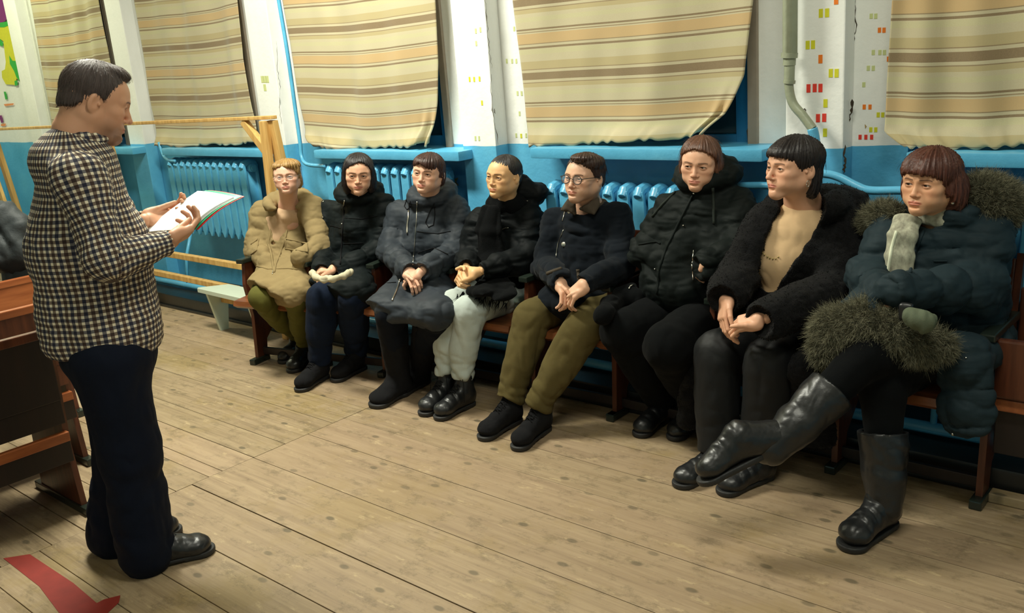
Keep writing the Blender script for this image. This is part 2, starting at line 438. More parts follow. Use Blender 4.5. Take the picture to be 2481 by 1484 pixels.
# small painted marks (a faded mural of lit windows) in pairs and threes, cracks
def mark(px, py, w_, h_, mi, Y):
    p = pY(px, py, Y); add_box(bm, (p.x-w_/2, Y-.0015, p.z-h_/2), (p.x+w_/2, Y+.001, p.z+h_/2), mi=mi)
MI = dict(my=1, mo=2, mr=3, mf=4, crack=5, mp=6, mg=7, mpo=8, greywood=9)
yr, yl = YP, YP
for px, py, m in [(1989,32,'my'),(2004,31,'my'),(1957,109,'my'),(1970,108,'my'),(1988,143,'mo'),(2013,177,'my'),(2027,177,'my'),(1959,214,'mr'),(1974,213,'mr'),(1988,213,'mr'),
                  (2000,250,'my'),(1982,286,'mr'),(1997,285,'mr'),(1999,321,'my'),(2026,0,'mo')]:
    mark(px, py, .017, .034, MI[m], YP)
for px, py, m in [(2111,39,'mf'),(2122,39,'mf'),(2131,73,'mo'),(2142,73,'mo'),(2116,127,'mf'),(2132,127,'mf'),(2143,127,'mf'),(2104,165,'mf'),(2116,165,'mf'),(2153,143,'mo'),(2093,205,'mf'),
                  (2094,259,'mo'),(2108,259,'mo'),(2128,278,'my'),(2139,278,'my'),(2110,314,'my'),(2122,314,'my'),(2084,332,'mr'),(2098,332,'mr'),(2112,332,'mr')]:
    mark(px, py, .013, .020, MI[m], YW)
for px, py, m in [(1138,192,'my'),(1149,192,'my'),(1162,191,'my'),(1168,249,'my'),(1153,75,'mf'),(1164,72,'mf'),(1154,105,'mf'),(1152,335,'mf'),(1161,335,'mf')]:
    mark(px, py, .012, .026, MI[m], YP)
for px, py, m in [(1246,70,'mf'),(1228,148,'mf'),(1241,148,'mf'),(1251,148,'mf'),(1254,226,'mf'),(1264,226,'mf'),(1259,275,'mf'),(1251,328,'mf'),(1263,329,'my'),(1275,328,'mf')]:
    mark(px, py, .012, .024, MI[m], YW)
for px, py, m in [(636,192,'mf'),(642,192,'mf'),(648,192,'mf'),(642,212,'mf')]: mark(px, py, .03, .045, MI[m], YP)
def crack(pts, wd, Y, seed=0, mi=5):
    rnd = random.Random(seed); W = [pY(x, y, Y) for x, y in pts]; P = []
    for a, b in zip(W, W[1:]):
        for k in range(6): P.append(a.lerp(b, k/6)+V((rnd.uniform(-.006, .006), 0, 0)))
    P.append(W[-1]); wl = [wd*rnd.uniform(.3, 1.3) for _ in P]; wl[0] = wl[-1] = .0006
    for i in range(len(P)-1):
        q = [(P[i].x-wl[i], P[i].z), (P[i].x+wl[i], P[i].z), (P[i+1].x+wl[i+1], P[i+1].z), (P[i+1].x-wl[i+1], P[i+1].z)]
        f = bm.faces.new([bm.verts.new((a_, Y-.0012, b_)) for a_, b_ in q]); f.material_index = mi
crack([(1176, 0), (1181, 60), (1186, 120), (1192, 165)], .0022, YP-.0005, 1); crack([(1189, 180), (1192, 260), (1199, 300), (1207, 350)], .0022, YP-.0005, 2)
crack([(671, 100), (673, 170), (679, 210), (677, 260), (683, 300)], .002, YP, 3)
crack([(2075, 0), (2073, 60), (2069, 110)], .002, YW-.002, 4); crack([(2064, 240), (2060, 280), (2052, 300), (2050, 345)], .006, YW-.04, 5)
crack([(2046, 350), (2048, 390), (2044, 420)], .005, YP-.001, 6)
crack([(1951, 262), (1953, 275)], .006, YP, 7); crack([(1197, 262), (1201, 275)], .004, YP, 8)
# painted figure on the far left pier: purple, yellow and green brush strokes
def blob(poly, m, Y=YP-.002, dz=0):
    W = [pY(x, y, Y-dz) for x, y in poly]; f = bm.faces.new([bm.verts.new(p) for p in reversed(W)]); f.material_index = MI[m]
YB2 = YW-.012
blob([(-30,-60),(-30,52),(0,56),(12,52),(20,40),(22,10),(26,-20),(20,-60)], 'mp', YB2)
blob([(-20,66),(20,62),(32,72),(38,95),(40,135),(48,155),(56,172),(64,195),(60,200),(48,196),(40,190),(38,206),(14,204),(5,188),(4,172),(12,168),(14,150),(8,100),(-20,80)], 'my', YB2)
blob([(22,134),(30,147),(42,148),(50,160),(53,190),(46,195),(40,188),(34,172),(24,155)], 'mg', YB2, .002)
blob([(-8,56),(18,52),(24,60),(10,66),(-8,66)], 'mg', YB2, .002); blob([(-8,92),(0,94),(8,104),(6,113),(-4,108)], 'mg', YB2, .002)
blob([(35,196),(42,194),(43,206),(36,208)], 'mg', YB2, .002); blob([(9,222),(14,222),(18,240),(13,241)], 'mg', YB2); blob([(65,227),(74,231),(76,243),(70,243)], 'mg', YB2)
blob([(9,252),(33,250),(32,254),(12,257)], 'mpo', YB2); blob([(66,255),(84,254),(82,262),(68,263)], 'mo', YB2); blob([(-3,280),(4,279),(8,296),(3,298)], 'mp', YB2)
blob([(2,300),(14,299),(12,306),(2,305)], 'mpo', YB2)
# broken plaster edges beside the windows
def patch(poly, Y):
    W = [pY(x, y, Y) for x, y in poly]; f = bm.faces.new([bm.verts.new(q_) for q_ in W]); f.material_index = 10
patch([(1086, 432), (1092, 424), (1099, 434), (1110, 430), (1106, 441), (1112, 449), (1098, 450), (1095, 441)], YW-.002)
patch([(1626, 436), (1634, 424), (1640, 436), (1632, 442)], YW-.002); patch([(2095, 300), (2100, 306), (2096, 312)], YW-.002)
crack([(1064, 155), (1070, 200), (1074, 232)], .007, YW-.001, 9, 5); crack([(1078, 270), (1081, 300), (1083, 350)], .004, YW-.001, 10, 5)
crack([(1815, 170), (1815, 260), (1812, 345)], .004, YW-.001, 11, 5)
o = obj('wall_back', bm, [MAT[k] for k in ('wall', 'my', 'mo', 'mr', 'mf', 'crack', 'mp', 'mg', 'mpo', 'greywood', 'plaster')]); struct(o)
def shell(name, lo, hi, mat):
    b = bmesh.new(); add_box(b, lo, hi); return struct(obj(name, b, mat))
shell('wall_left', (XL-.2, YB, 0), (XL, YW+.3, ZC), MAT['wall']); shell('wall_right', (XR, YB, 0), (XR+.2, YW+.3, ZC), MAT['wall'])
shell('wall_front', (XL-.2, YB-.2, 0), (XR+.2, YB, ZC), MAT['wall']); shell('ceiling', (XL-.2, YB-.2, ZC), (XR+.2, YW+.3, ZC+.1), MAT['ceiling'])
# far left: flat pier panel edged by two thin casing strips
b = bmesh.new()
for x0, x1 in ((-9.12, -9.09), (-9.05, -8.98)): add_box(b, (x0, YW-.03, ZS), (x1, YW, ZC), bev=.004)
struct(obj('trim_1', b, MAT['ceiling']))

# floor: real planks with gaps, two runs meeting on one seam
rnd = random.Random(5); SEAM = -3.53
right = [-3.0, -2.74, -2.47, -2.2, -1.95, -1.69, -1.42, -1.15, -.9, -.64, -.38, -.12, .14, .4, .66, .92, 1.12, 1.313, 1.517, 1.776, 2.093, 2.405, 2.632, 2.857, 3.074, 3.30, 3.52, 3.88]
left = [-3.0, -2.7, -2.4, -2.1, -1.8, -1.5, -1.2, -.9, -.6, -.3, 0, .28, .56, .78, .98, 1.17, 1.30, 1.515, 1.70, 1.861, 1.93, 2.094, 2.272, 2.56, 2.78, 3.0, 3.2, 3.45, 3.88]
bm = bmesh.new(); tints = []
lay = bm.faces.layers.float.new('tint')
for ys, x0, x1 in ((right, SEAM, XR), (left, XL, SEAM)):
    for i, (a, c) in enumerate(zip(ys, ys[1:])):
        cuts = [x0, x1]
        if x0 < SEAM: cuts = [x0, -7.4 if i % 2 else -6.6, x1]
        elif i % 4 == 1: cuts = [x0, -.55 if a < 2 else .7, x1]
        for xa, xb in zip(cuts, cuts[1:]):
            g = rnd.uniform(.002, .0045); n0 = len(bm.faces); bm.faces.ensure_lookup_table()
            dz = rnd.uniform(-.0015, 0)
            add_box(bm, (xa+.0015, a+g/2, -.03), (xb-.0015, c-g/2, dz), bev=.0018)
            bm.faces.ensure_lookup_table(); tv = rnd.random()
            for f in bm.faces[n0:]: f[lay] = tv
add_box(bm, (XL, YB, -.06), (XR, YW, -.031), mi=1)
fo = struct(obj('floor', bm, [MAT['plank'], MAT['plinth']]))

b = bmesh.new()
p = [pZ(x, y) for x, y in ((8, 1352), (72, 1342), (178, 1412), (262, 1484), (300, 1520), (170, 1520), (95, 1420))]
f = b.faces.new([b.verts.new((q.x, q.y, .0012)) for q in p]); 
p = [pZ(x, y) for x, y in ((190, 1484), (252, 1452), (292, 1442), (288, 1460), (262, 1484), (240, 1500), (200, 1500))]
f = b.faces.new([b.verts.new((q.x, q.y, .0018)) for q in p]); bmesh.ops.recalc_face_normals(b, faces=b.faces[:])
tag(obj('floor_line', b, MAT['redpaint']), 'worn red line painted on the floor boards behind the standing man', 'floor marking')

# windows: dark panes, blue frames, sills
SILL = [(-8.40, -7.02, 1.222), (-6.57, -5.24, 1.222), (-4.71, -3.452, 1.222), (-2.952, -1.705, 1.245), (-1.13, .10, 1.238), (.7, 1.9, 1.24)]
SILL = [(kx(a, 3.66/3.55), kx(c, 3.66/3.55), kz(z, 3.66/3.55)) for a, c, z in SILL]
for i, ((a, c), (sa, sb, sz)) in enumerate(zip(WIN, SILL)):
    b = bmesh.new(); add_box(b, (a, YW+.085, ZS), (c, YW+.095, ZT)); g = struct(obj('window_%d' % (i+1), b, MAT['glass']))
    b = bmesh.new(); m = (a+c)/2
    for x0, x1 in ((a, a+.06), (c-.06, c), (m-.04, m+.04)): add_box(b, (x0-.03, YW+.05, ZS), (x1+.03 if x1 < c else x1, YW+.12, ZT), bev=.004)
    for z0, z1 in ((ZS, ZS+.07), (ZT-.06, ZT), (2.45, 2.52)): add_box(b, (a, YW+.055, z0), (c, YW+.115, z1), bev=.004)
    obj('window_frame', b, MAT['deepblue'], g)
    b = bmesh.new(); add_box(b, (c+.002, YW-.02, ZS), (c+.05, YW, ZT), bev=.004); obj('window_casing', b, MAT['greywood'], g)
    b = bmesh.new(); add_box(b, (sa, 3.66, sz-.054), (sb, YW+.2, sz), bev=.009); smooth(obj('window_sill', b, MAT['blue'], g), 40)

# plinth and heating pipes along the wall
b = bmesh.new(); add_box(b, (XL, 3.42, 0), (XR, YW, .105), bev=.012); add_box(b, (XL, 3.405, 0), (XR, 3.42, .02), bev=.004)
struct(smooth(obj('baseboard_back', b, MAT['plinth']), 50))
b = bmesh.new()
add_tube(b, [(XL, 3.60, .135), (-6.5, 3.60, .135), (-3.5, 3.60, .135), (XR, 3.60, .135)], .024, 12)
for x in (-6.62, -4.95, -3.0, -1.0): add_tube(b, [(x, 3.60, .135), (x, 3.63, .36), (x, 3.72, .58)], .013, 10)
tag(smooth(obj('heating_pipe', b, MAT['blue'])), 'long blue heating pipe running low along the wall behind the seats', 'pipe')

# radiators
def radiator(x0, n, z0, z1, y, label):
    t = thing('radiator', label, 'radiator', (x0, y, z0), 'radiators under the windows')
    k_ = 3.70/y; x0, z0, z1, y = x0*k_, kz(z0, k_), kz(z1, k_), 3.70; t.location = (x0, y, z0); pitch = .0835*k_; b = bmesh.new()
    for k in range(n):
        x = x0+pitch*(k+.5)
        for (yy, rr) in ((y, .019), (y+.10, .019)):
            w_ = pitch*.37; pr = [(x-.006, z0-.012), (x+.006, z0-.012), (x+w_*.8, z0+.03), (x+w_, z0+.08), (x+w_, z1-.06), (x+w_*.8, z1-.022), (x-w_*.8, z1-.022), (x-w_, z1-.06), (x-w_, z0+.08), (x-w_*.8, z0+.03)]
            nb_ = len(b.verts); add_prism(b, pr, yy-.010, yy+.008, 'Y')
        add_tube(b, [(x, y-.012, z1-.05), (x, y+.012, z1-.022), (x, y+.05, z1-.016), (x, y+.09, z1-.022), (x, y+.112, z1-.05)], [.022, .030, .032, .030, .022], 10)
        add_tube(b, [(x, y+.0, z0+.03), (x, y+.05, z0+.012), (x, y+.10, z0+.03)], [.015, .022, .015], 8)
        add_box(b, (x-.008, y+.01, z0+.05), (x+.008, y+.095, z1-.07), bev=.003)
    rs_ = smooth(obj('radiator_sections', b, MAT['blue'], t), 35); md = rs_.modifiers.new('bevel', 'BEVEL'); md.width = .006; md.segments = 2; md.limit_method = 'ANGLE'; md.angle_limit = .7
    b = bmesh.new(); L = x0+pitch*n
    for z in (z1-.05, z0+.035): add_tube(b, [(x0-.012, y+.052, z), (L+.012, y+.052, z)], .030, 14)
    add_tube(b, [(L+.012, y+.052, z1-.05), (L+.024, y+.052, z1-.05)], .022, 6)
    add_tube(b, [(x0-.03, y+.052, z0+.035), (x0-.012, y+.052, z0+.035)], .022, 6)
    smooth(obj('radiator_header', b, MAT['blue'], t), 50)
    return t
radiator(-8.45, 13, .63, 1.155, 3.44, 'blue cast-iron radiator behind the man, furthest left')
radiator(-6.31, 12, .63, 1.155, 3.44, 'blue ribbed radiator in full view between the papers and the blonde woman')
radiator(-4.50, 12, .62, 1.145, 3.46, 'blue radiator behind the dark-haired woman with a bob')
radiator(-2.80, 12, .58, 1.085, 3.46, 'blue radiator behind the young man in glasses')
radiator(-.80, 10, .60, 1.11, 3.46, 'blue radiator at the right edge behind the fur-trimmed hood')

# vertical grey riser with a blue lower end, and its branches
b = bmesh.new()
add_tube(b, [pY(1916, -420, 3.72), pY(1914, 135, 3.72), pY(1913, 137, 3.72)], [.030, .030, .026], 16)
add_tube(b, bez([pY(1913, 130, 3.72), pY(1911, 200, 3.72), pY(1920, 248, 3.72), pY(1945, 280, 3.72), pY(1969, 312, 3.72)], 6), .019, 14)
for y0, y1, r in ((128, 140, .034), (140, 158, .026), (158, 198, .022), (194, 202, .025)): add_tube(b, [pY(1913, y0, 3.72), pY(1912, y1, 3.72)], r, 14)
r_ = tag(smooth(obj('riser_pipe', b, MAT['galv']), 60), 'grey worn riser pipe coming down the wall above the fur-coat woman', 'pipe')
b = bmesh.new()
add_tube(b, bez([pY(1968, 311, 3.72), pY(1974, 340, 3.72), pY(1976, 400, 3.70)], 5), .0215, 14)
obj('blue_lower_end', b, MAT['blue'], r_); smooth(bpy.data.objects['blue_lower_end'])
b = bmesh.new()
add_tube(b, bez([pY(1870, 418, 3.68), pY(1985, 420, 3.68), pY(2030, 428, 3.68), pY(2075, 450, 3.68), pY(2110, 461, 3.68), pY(2190, 461, 3.68), pY(2330, 464, 3.68), pY(2440, 470, 3.70)], 6), .017, 12)
tag(smooth(obj('branch_pipe', b, MAT['blue'])), 'blue pipe curving along the wall behind the short black hair', 'pipe')
b = bmesh.new()
add_tube(b, bez([pY(1790, 450, 3.71), pY(1840, 449, 3.71), pY(1900, 452, 3.71)], 4), .016, 12)
tag(smooth(obj('branch_pipe', b, MAT['blue'])), 'short straight blue pipe left of the short black hair', 'pipe')
b = bmesh.new()
add_tube(b, bez([pY(640, -200, 3.76), pY(692, 100, 3.76), pY(715, 260, 3.76), pY(727, 345, 3.75), pY(731, 380, 3.74), pY(745, 398, 3.72), pY(790, 402, 3.70)], 6), .013, 12)
tag(smooth(obj('branch_pipe', b, MAT['blue'])), 'thin blue pipe bending right into the radiator beside the wooden trestle', 'pipe')
b = bmesh.new()
add_tube(b, bez([pY(385, 345, 3.74), pY(394, 372, 3.73), pY(405, 386, 3.70), pY(425, 390, 3.68)], 6), .012, 12)
tag(smooth(obj('branch_pipe', b, MAT['blue'])), 'small blue pipe elbow at the left end of the fully visible radiator', 'pipe')

# curtains
def curtain(Lp, Rp, label, Y=3.775, phase=0.0, folds=3, period=.368, gather=0, seed=1):
    """Lp, Rp: bottom-to-top outline points; the cloth hangs from a rail at 3.3 m"""
    def ext(P):
        W = [pY(x, y, Y) for x, y in P]; W = [(q.x, q.z) for q in W]
        (x0, z0), (x1, z1) = W[-2], W[-1]; W.append((x1+(x1-x0)/(z1-z0)*(3.3-z1)*.35, 3.3)); return W
    L, R = ext(Lp), ext(Rp)
    def at(W, t):
        z = W[0][1]+(3.3-W[0][1])*t
        for (xa, za), (xb, zb) in zip(W, W[1:]):
            if z <= zb+1e-9: return xa+(xb-xa)*(z-za)/(zb-za), z
        return W[-1]
    NU, NV = 110, 150; U, T = np.meshgrid(np.linspace(0, 1, NU), np.linspace(0, 1, NV))
    lx = np3([at(L, t) for t in np.linspace(0, 1, NV)]); rx = np3([at(R, t) for t in np.linspace(0, 1, NV)])
    X = lx[:, :1]*(1-U)+rx[:, :1]*U; Z = lx[:, 1:]*(1-U)+rx[:, 1:]*U
    Pn = np.stack([X.ravel()*1.0, Z.ravel()*.35, np.full(X.size, seed*3.3)], 1)
    n1 = noise(Pn, 3.2).reshape(X.shape); n2 = noise(Pn, 9).reshape(X.shape)
    Yd = Y+.014*np.sin(U*2*PI*folds+phase+2*n1)+.010*n2-.02*np.exp(-(U*14)**2)-.02*np.exp(-((1-U)*14)**2)
    bl = np.exp(-(T/.035)**2)                      # limp crumpled hem lying on the sill
    Yd = Yd-.035*bl*(.6+.8*n2)-.01*bl; Z = Z+.012*bl*n1*2+.006*bl*np.sin(U*60+n2*6)
    Z = Z-.012*np.sin(U*PI)*(1-bl)
    if gather:
        gb = np.exp(-((U-gather)/.05)**2)*np.exp(-(T/.06)**2); Yd = Yd-.05*gb*np.sin(U*90); Z = Z+.02*gb
    Pt = np.stack([X, Yd, Z], 2).reshape(-1, 3); i = np.arange(NU*NV).reshape(NV, NU)
    F = np.stack([i[:-1, :-1], i[:-1, 1:], i[1:, 1:], i[1:, :-1]], 2).reshape(-1, 4)
    stripe = ((Z-.0*U)/period+seed*.0+phase*.0).ravel()
    zz = Z.ravel(); Pz = np.stack([X.ravel(), zz, zz*0], 1)
    stripe = (zz+.018*noise(Pz, 1.4, seed)+.012*np.sin(U.ravel()*PI))/period+OFFS.get(label, 0)
    o = obj('curtain', np_mesh('curtain', Pt, F, dict(stripe=stripe)), MAT['curtain'])
    md = o.modifiers.new('t', 'SOLIDIFY'); md.thickness = .003
    tag(o, label, 'curtain', 'striped curtains over the windows'); return o
OFFS = {}
za = pY(1283, 188, 3.775).z; base = -za/.368
for lb in ('a', 'b'): pass
CUR = [
 ([(130, 352), (125, 285), (95, 120), (75, 0)], [(303, 345), (283, 240), (262, 120), (240, 0)], 'striped curtain at the far left, above the standing man', 1.0, 4, 0),
 ([(386, 356), (378, 290), (352, 120), (333, 0)], [(632, 345), (612, 260), (590, 140), (576, 0)], 'striped curtain with its hem behind the top bar of the wooden trestle', .3, 3, 0),
 ([(775, 358), (748, 330), (730, 240), (708, 100), (688, 0)], [(1050, 352), (1060, 250), (1062, 150), (1056, 0)], 'striped curtain above the two dark-haired women, crumpled at its lower right', 2.0, 3, .95),
 ([(1296, 354), (1282, 290), (1262, 120), (1248, 0)], [(1722, 330), (1768, 280), (1812, 180), (1832, 0)], 'widest striped curtain, its lower right corner pulled in over a dark blue gap', 3.0, 2, .97),
 ([(2200, 358), (2146, 318), (2150, 200), (2163, 0)], [(2590, 350), (2600, 250), (2610, 100), (2620, 0)], 'striped curtain cut by the right edge of the picture', .7, 3, 0)]
for i, (L, R, lb, ph, fo_, ga) in enumerate(CUR):
    OFFS[lb] = base
    curtain(L, R, lb, phase=ph, folds=fo_, gather=ga, seed=i+1)
# ================================================================ FURNITURE
# theatre seats: each unit is one bench with side panels, armrests, folding seats and backs
STN = [(-4.729, 2.929), (-4.251, 3.041), (-3.824, 3.165), (-3.32, 3.262), (-2.822, 3.280), (-2.344, 3.300), (-1.82, 3.302), (-1.285, 3.298), (-.75, 3.291)]
def stand(b, a, d, s):
    """one side panel: a = front edge point on the floor, d = direction towards the wall, s = sideways"""
    R = Matrix((s, d, V((0, 0, 1)))).transposed().to_4x4(); R.translation = (a.x, a.y, 0)
    t_ = .012
    prof = [(.012, .03), (.095, .03), (.11, .13), (.30, .30), (.40, .84), (.375, .86), (.33, .62), (.02, .63), (.0, .50), (.03, .30)]
    A = [b.verts.new(R @ V((-t_, y, z))) for y, z in prof]; B = [b.verts.new(R @ V((t_, y, z))) for y, z in prof]
    n = len(prof); b.faces.new(A); b.faces.new(list(reversed(B)))
    for i in range(n): b.faces.new((A[(i+1) % n], A[i], B[i], B[(i+1) % n]))
    return R
def bench(idx, label):
    a0, a1 = STN[idx[0]], STN[idx[-1]]; mid = ((a0[0]+a1[0])/2, (a0[1]+a1[1])/2, 0)
    t = thing('theatre_bench', label, 'bench', mid, 'rows of joined theatre seats')
    for i in idx:
        j0, j1 = max(i-1, idx[0]), min(i+1, idx[-1])
        s = (V((*STN[j1], 0))-V((*STN[j0], 0))).normalized(); d = V((-s.y, s.x, 0)); a = V((*STN[i], 0))
        b = bmesh.new(); R = stand(b, a, d, s); bmesh.ops.recalc_face_normals(b, faces=b.faces[:]); obj('side_panel', b, MAT['chairwood'], t)
        b = bmesh.new(); add_box(b, (-.022, -.035, 0), (.022, .105, .035), R, .006); obj('foot', b, MAT['armcap'], t)
        b = bmesh.new(); add_box(b, (-.026, -.012, .628), (.026, .32, .656), R, .006); obj('armrest', b, MAT['armcap'], t)
    for i, k in zip(idx, idx[1:]):
        a, c = V((*STN[i], 0)), V((*STN[k], 0)); s = (c-a).normalized(); d = V((-s.y, s.x, 0)); L = (c-a).length
        R = Matrix((s, d, V((0, 0, 1)))).transposed().to_4x4(); R.translation = a
        b = bmesh.new(); pr = [(-.13, .405), (-.12, .432), (.0, .438), (.30, .425), (.32, .40), (-.1, .385)]
        A = [b.verts.new(R @ V((.018, y, z))) for y, z in pr]; B = [b.verts.new(R @ V((L-.018, y, z))) for y, z in pr]; n = len(pr)
        b.faces.new(A); b.faces.new(list(reversed(B)))
        for q in range(n): b.faces.new((A[(q+1) % n], A[q], B[q], B[(q+1) % n]))
        bmesh.ops.recalc_face_normals(b, faces=b.faces[:]); obj('seat', b, MAT['seatwood'], t)
        b = bmesh.new(); R2 = R @ Matrix.Translation((0, .335, .48)) @ Matrix.Rotation(-.14, 4, 'X'); add_box(b, (.014, -.012, 0), (L-.014, .012, .36), R2, .006); obj('seat_back', b, MAT['chairwood'], t)
    a, c = V((*STN[idx[0]], 0)), V((*STN[idx[-1]], 0)); s = (c-a).normalized(); d = V((-s.y, s.x, 0))
    b = bmesh.new(); add_beam(b, a+d*.07+V((0, 0, .065)), c+d*.07+V((0, 0, .065)), .02, .045, .004); obj('floor_rail', b, MAT['darkwood'], t)
bench([0, 1, 2, 3], 'brown theatre bench angled from the wall, under the three leftmost seated women')
bench([3, 4, 5], 'brown theatre bench with black armrests, under the scarf woman and the young man in glasses')
bench([5, 6, 7, 8], 'brown theatre bench under the three rightmost seated women')
# empty folded seat beyond the last armrest, at the right edge
t = thing('folding_seat', 'empty dark red-brown folding seat tipped up at the right edge', 'seat', (-.4, 3.32, 0))
b = bmesh.new(); add_box(b, (-.728, 3.31, .42), (-.21, 3.345, .632), bev=.008); obj('seat', b, MAT['chairwood'], t)
b = bmesh.new(); add_box(b, (-.728, 3.33, .365), (-.21, 3.36, .41), bev=.005); obj('front_rail', b, MAT['railwood'], t)
b = bmesh.new(); add_box(b, (-.728, 3.36, .19), (-.21, 3.38, .365), bev=.004); obj('lower_board', b, MAT['darkwood'], t)
b = bmesh.new(); add_box(b, (-.728, 3.345, 0), (-.21, 3.40, .035), bev=.004); obj('floor_rail', b, MAT['plank'], t)
b = bmesh.new(); add_box(b, (-.20, 3.291, .0), (-.176, 3.40, .64), bev=.004); obj('side_panel', b, MAT['chairwood'], t)
b = bmesh.new(); add_box(b, (-.728, 3.62, .48), (-.21, 3.645, .74), bev=.006); obj('seat_back', b, MAT['chairwood'], t)

# three rows of theatre seats seen from behind at the left, running away from the wall
def back_row(x, y1, label, top, rail):
    y0 = -1.2; t = thing('seat_row', label, 'bench', (x, (y0+y1)/2, 0), 'seat rows standing behind the man')
    b = bmesh.new(); add_box(b, (x-.012, y0, .50), (x+.012, y1, .785), bev=.004); add_box(b, (x-.02, y0, .40), (x+.004, y1, .50), bev=.003); obj('back_panel', b, top, t)
    b = bmesh.new(); add_box(b, (x-.016, y0, .765), (x+.016, y1, .80), bev=.004); obj('top_rail', b, rail, t)
    b = bmesh.new(); add_box(b, (x-.016, y0, .325), (x+.018, y1, .365), bev=.004); obj('lower_rail', b, MAT['railwood'], t)
    b = bmesh.new(); add_box(b, (x-.010, y0, .235), (x+.010, y1, .325), bev=.003); obj('lower_board', b, MAT['darkwood'], t)
    b = bmesh.new(); add_box(b, (x-.40, y0, .40), (x-.03, y1-.03, .43), bev=.006); obj('seat', b, MAT['chairwood'], t)
    for yy in (y1, y1-.52, y1-1.04, y1-1.56, y1-2.08):
        b = bmesh.new(); add_prism(b, [(x+.02, .80), (x-.03, .82), (x-.08, .62), (x-.40, .62), (x-.43, .5), (x-.36, .3), (x-.38, .035), (x+.01, .035), (x-.02, .3)], yy-.012, yy+.012, 'Y'); obj('side_panel', b, MAT['chairwood'], t)
        b = bmesh.new(); add_box(b, (x-.44, yy-.02, 0), (x+.06, yy+.02, .035), bev=.005); obj('foot', b, MAT['armcap'], t)
        b = bmesh.new(); add_box(b, (x-.44, yy-.025, .62), (x-.07, yy+.025, .645), bev=.005); obj('armrest', b, MAT['armcap'], t)
back_row(-3.70, 1.38, 'nearest dark-backed row of seats behind the standing man', MAT['darkwood'], MAT['chairwood'])
back_row(-4.20, 1.62, 'middle row of seats with a brown top board at the left edge', MAT['chairwood'], MAT['railwood'])
back_row(-4.90, 1.90, 'furthest row of seats with an orange top board at the left edge', MAT['railwood'], MAT['railwood'])

# wooden trestle barrier of raw pine in front of the radiators
YT = 3.42
t = thing('wooden_trestle', 'long raw pine trestle barrier in front of the left radiators', 'trestle', (-6.6, YT, 0))
def beam(name, a, c, wx, wy, up=(0, 0, 1)):
    b = bmesh.new(); add_beam(b, a, c, wx, wy, .004, up); return obj(name, b, MAT['pine'], t)
beam('top_bar', (-10.1, YT, 1.392), (-4.89, YT, 1.440), .05, .022)
beam('rail', (-10.1, YT-.03, .478), (-5.19, YT-.03, .441), .045, .040); beam('rail', (-10.1, YT-.03, .331), (-5.56, YT-.03, .268), .045, .040)
for x in (-4.97, -7.2, -9.44):
    beam('leg', (x, YT-.02, 1.42), (x-.02, YT-.07, 0), .055, .045, (0, 1, 0)); beam('leg', (x+.04, YT+.01, 1.42), (x+.02, YT+.14, .106), .075, .04, (0, 1, 0))
beam('brace', (-5.22, YT, 1.42), (-4.99, YT, 1.20), .05, .04, (0, 1, 0)); 
beam('leg', (-7.24, YT-.04, 1.34), (-6.84, YT-.07, .0), .09, .03, (0, 1, 0))
beam('leg', (-9.54, YT-.04, 1.34), (-9.12, YT-.08, .35), .06, .03, (0, 1, 0))

# low white bench
t = thing('white_bench', 'low white-painted wooden bench at the left end of the seated row', 'bench', (-5.3, 3.3, 0))
b = bmesh.new(); add_prism(b, [(-5.73, 3.19), (-5.71, 3.17), (-5.0, 3.14), (-5.0, 3.33), (-5.60, 3.35)], .285, .312, 'Z'); obj('bench_top', b, MAT['whitepaint'], t)
for x in (-5.62, -5.14):
    b = bmesh.new(); add_prism(b, [(3.18, .285), (3.345, .285), (3.30, 0), (3.24, 0)], x-.012, x+.012, 'X'); obj('leg', b, MAT['whitepaint'], t)
b = bmesh.new(); add_box(b, (-5.6, 3.27, .20), (-5.16, 3.29, .245), bev=.003); obj('stretcher', b, MAT['pine'], t)
# ================================================================ PEOPLE: MATERIALS
def m_cloth(name, col, rough=.85, weave=600, wb=.25, fold=.25, fscale=9, sheen=.1, var=.18, spec=.12):
    t = NT(name); P = t.coord()
    n1 = t.noise(P, 14, 4); n2 = t.noise(P, weave, 1)
    c = t.mix(n1, tuple(v*(1-var) for v in col), tuple(min(1, v*(1+var)) for v in col))
    h = t.math('ADD', t.math('MULTIPLY', t.noise(P, fscale, 5, .55), 1.0), t.math('MULTIPLY', n2, .12*wb*4))
    return t.out(c, rough, t.bump(h, fold, .012), Sheen_Weight=sheen*.12, Specular_IOR_Level=spec)
def m_skin():
    t = NT('skin'); P = t.coord(); c = t.attr('col', 'Color')
    n = t.noise(P, 60, 4); c2 = t.mix(t.math('MULTIPLY', n, .18), c, srgb(196, 120, 92))
    return t.out(c2, .48, t.bump(t.noise(P, 420, 3), .06, .001), Subsurface_Weight=.12, Subsurface_Radius=(.012, .005, .003), Subsurface_Scale=.6, Specular_IOR_Level=.4)
def m_hair(name, c0, c1):
    t = NT(name); hv = t.attr('hv', 'Vector')
    n = t.noise(t.map(hv, (1, 1, 1)), 1.0, 4, .6); n2 = t.noise(t.map(hv, (3.7, 1.5, 1)), 1.0, 3, .6)
    f = t.math('ADD', t.math('MULTIPLY', n, .6), t.math('MULTIPLY', n2, .4))
    return t.out(t.ramp(f, [(.3, c0), (.62, c1)]), .42, t.bump(f, .7, .004), Specular_IOR_Level=.45, Anisotropic=.4)
def m_fur(name, c0, c1):
    t = NT(name); P = t.coord(); n = t.noise(P, 45, 4, .7)
    return t.out(t.ramp(n, [(.35, c0), (.65, c1)]), .9, t.bump(t.noise(P, 160, 4, .7), .8, .006), Sheen_Weight=.04, Specular_IOR_Level=.15)
MAT['skin'] = m_skin()
MAT['leather'] = m_plain('black_leather', (.012, .013, .014), .36, .2, 30, .35, .004)
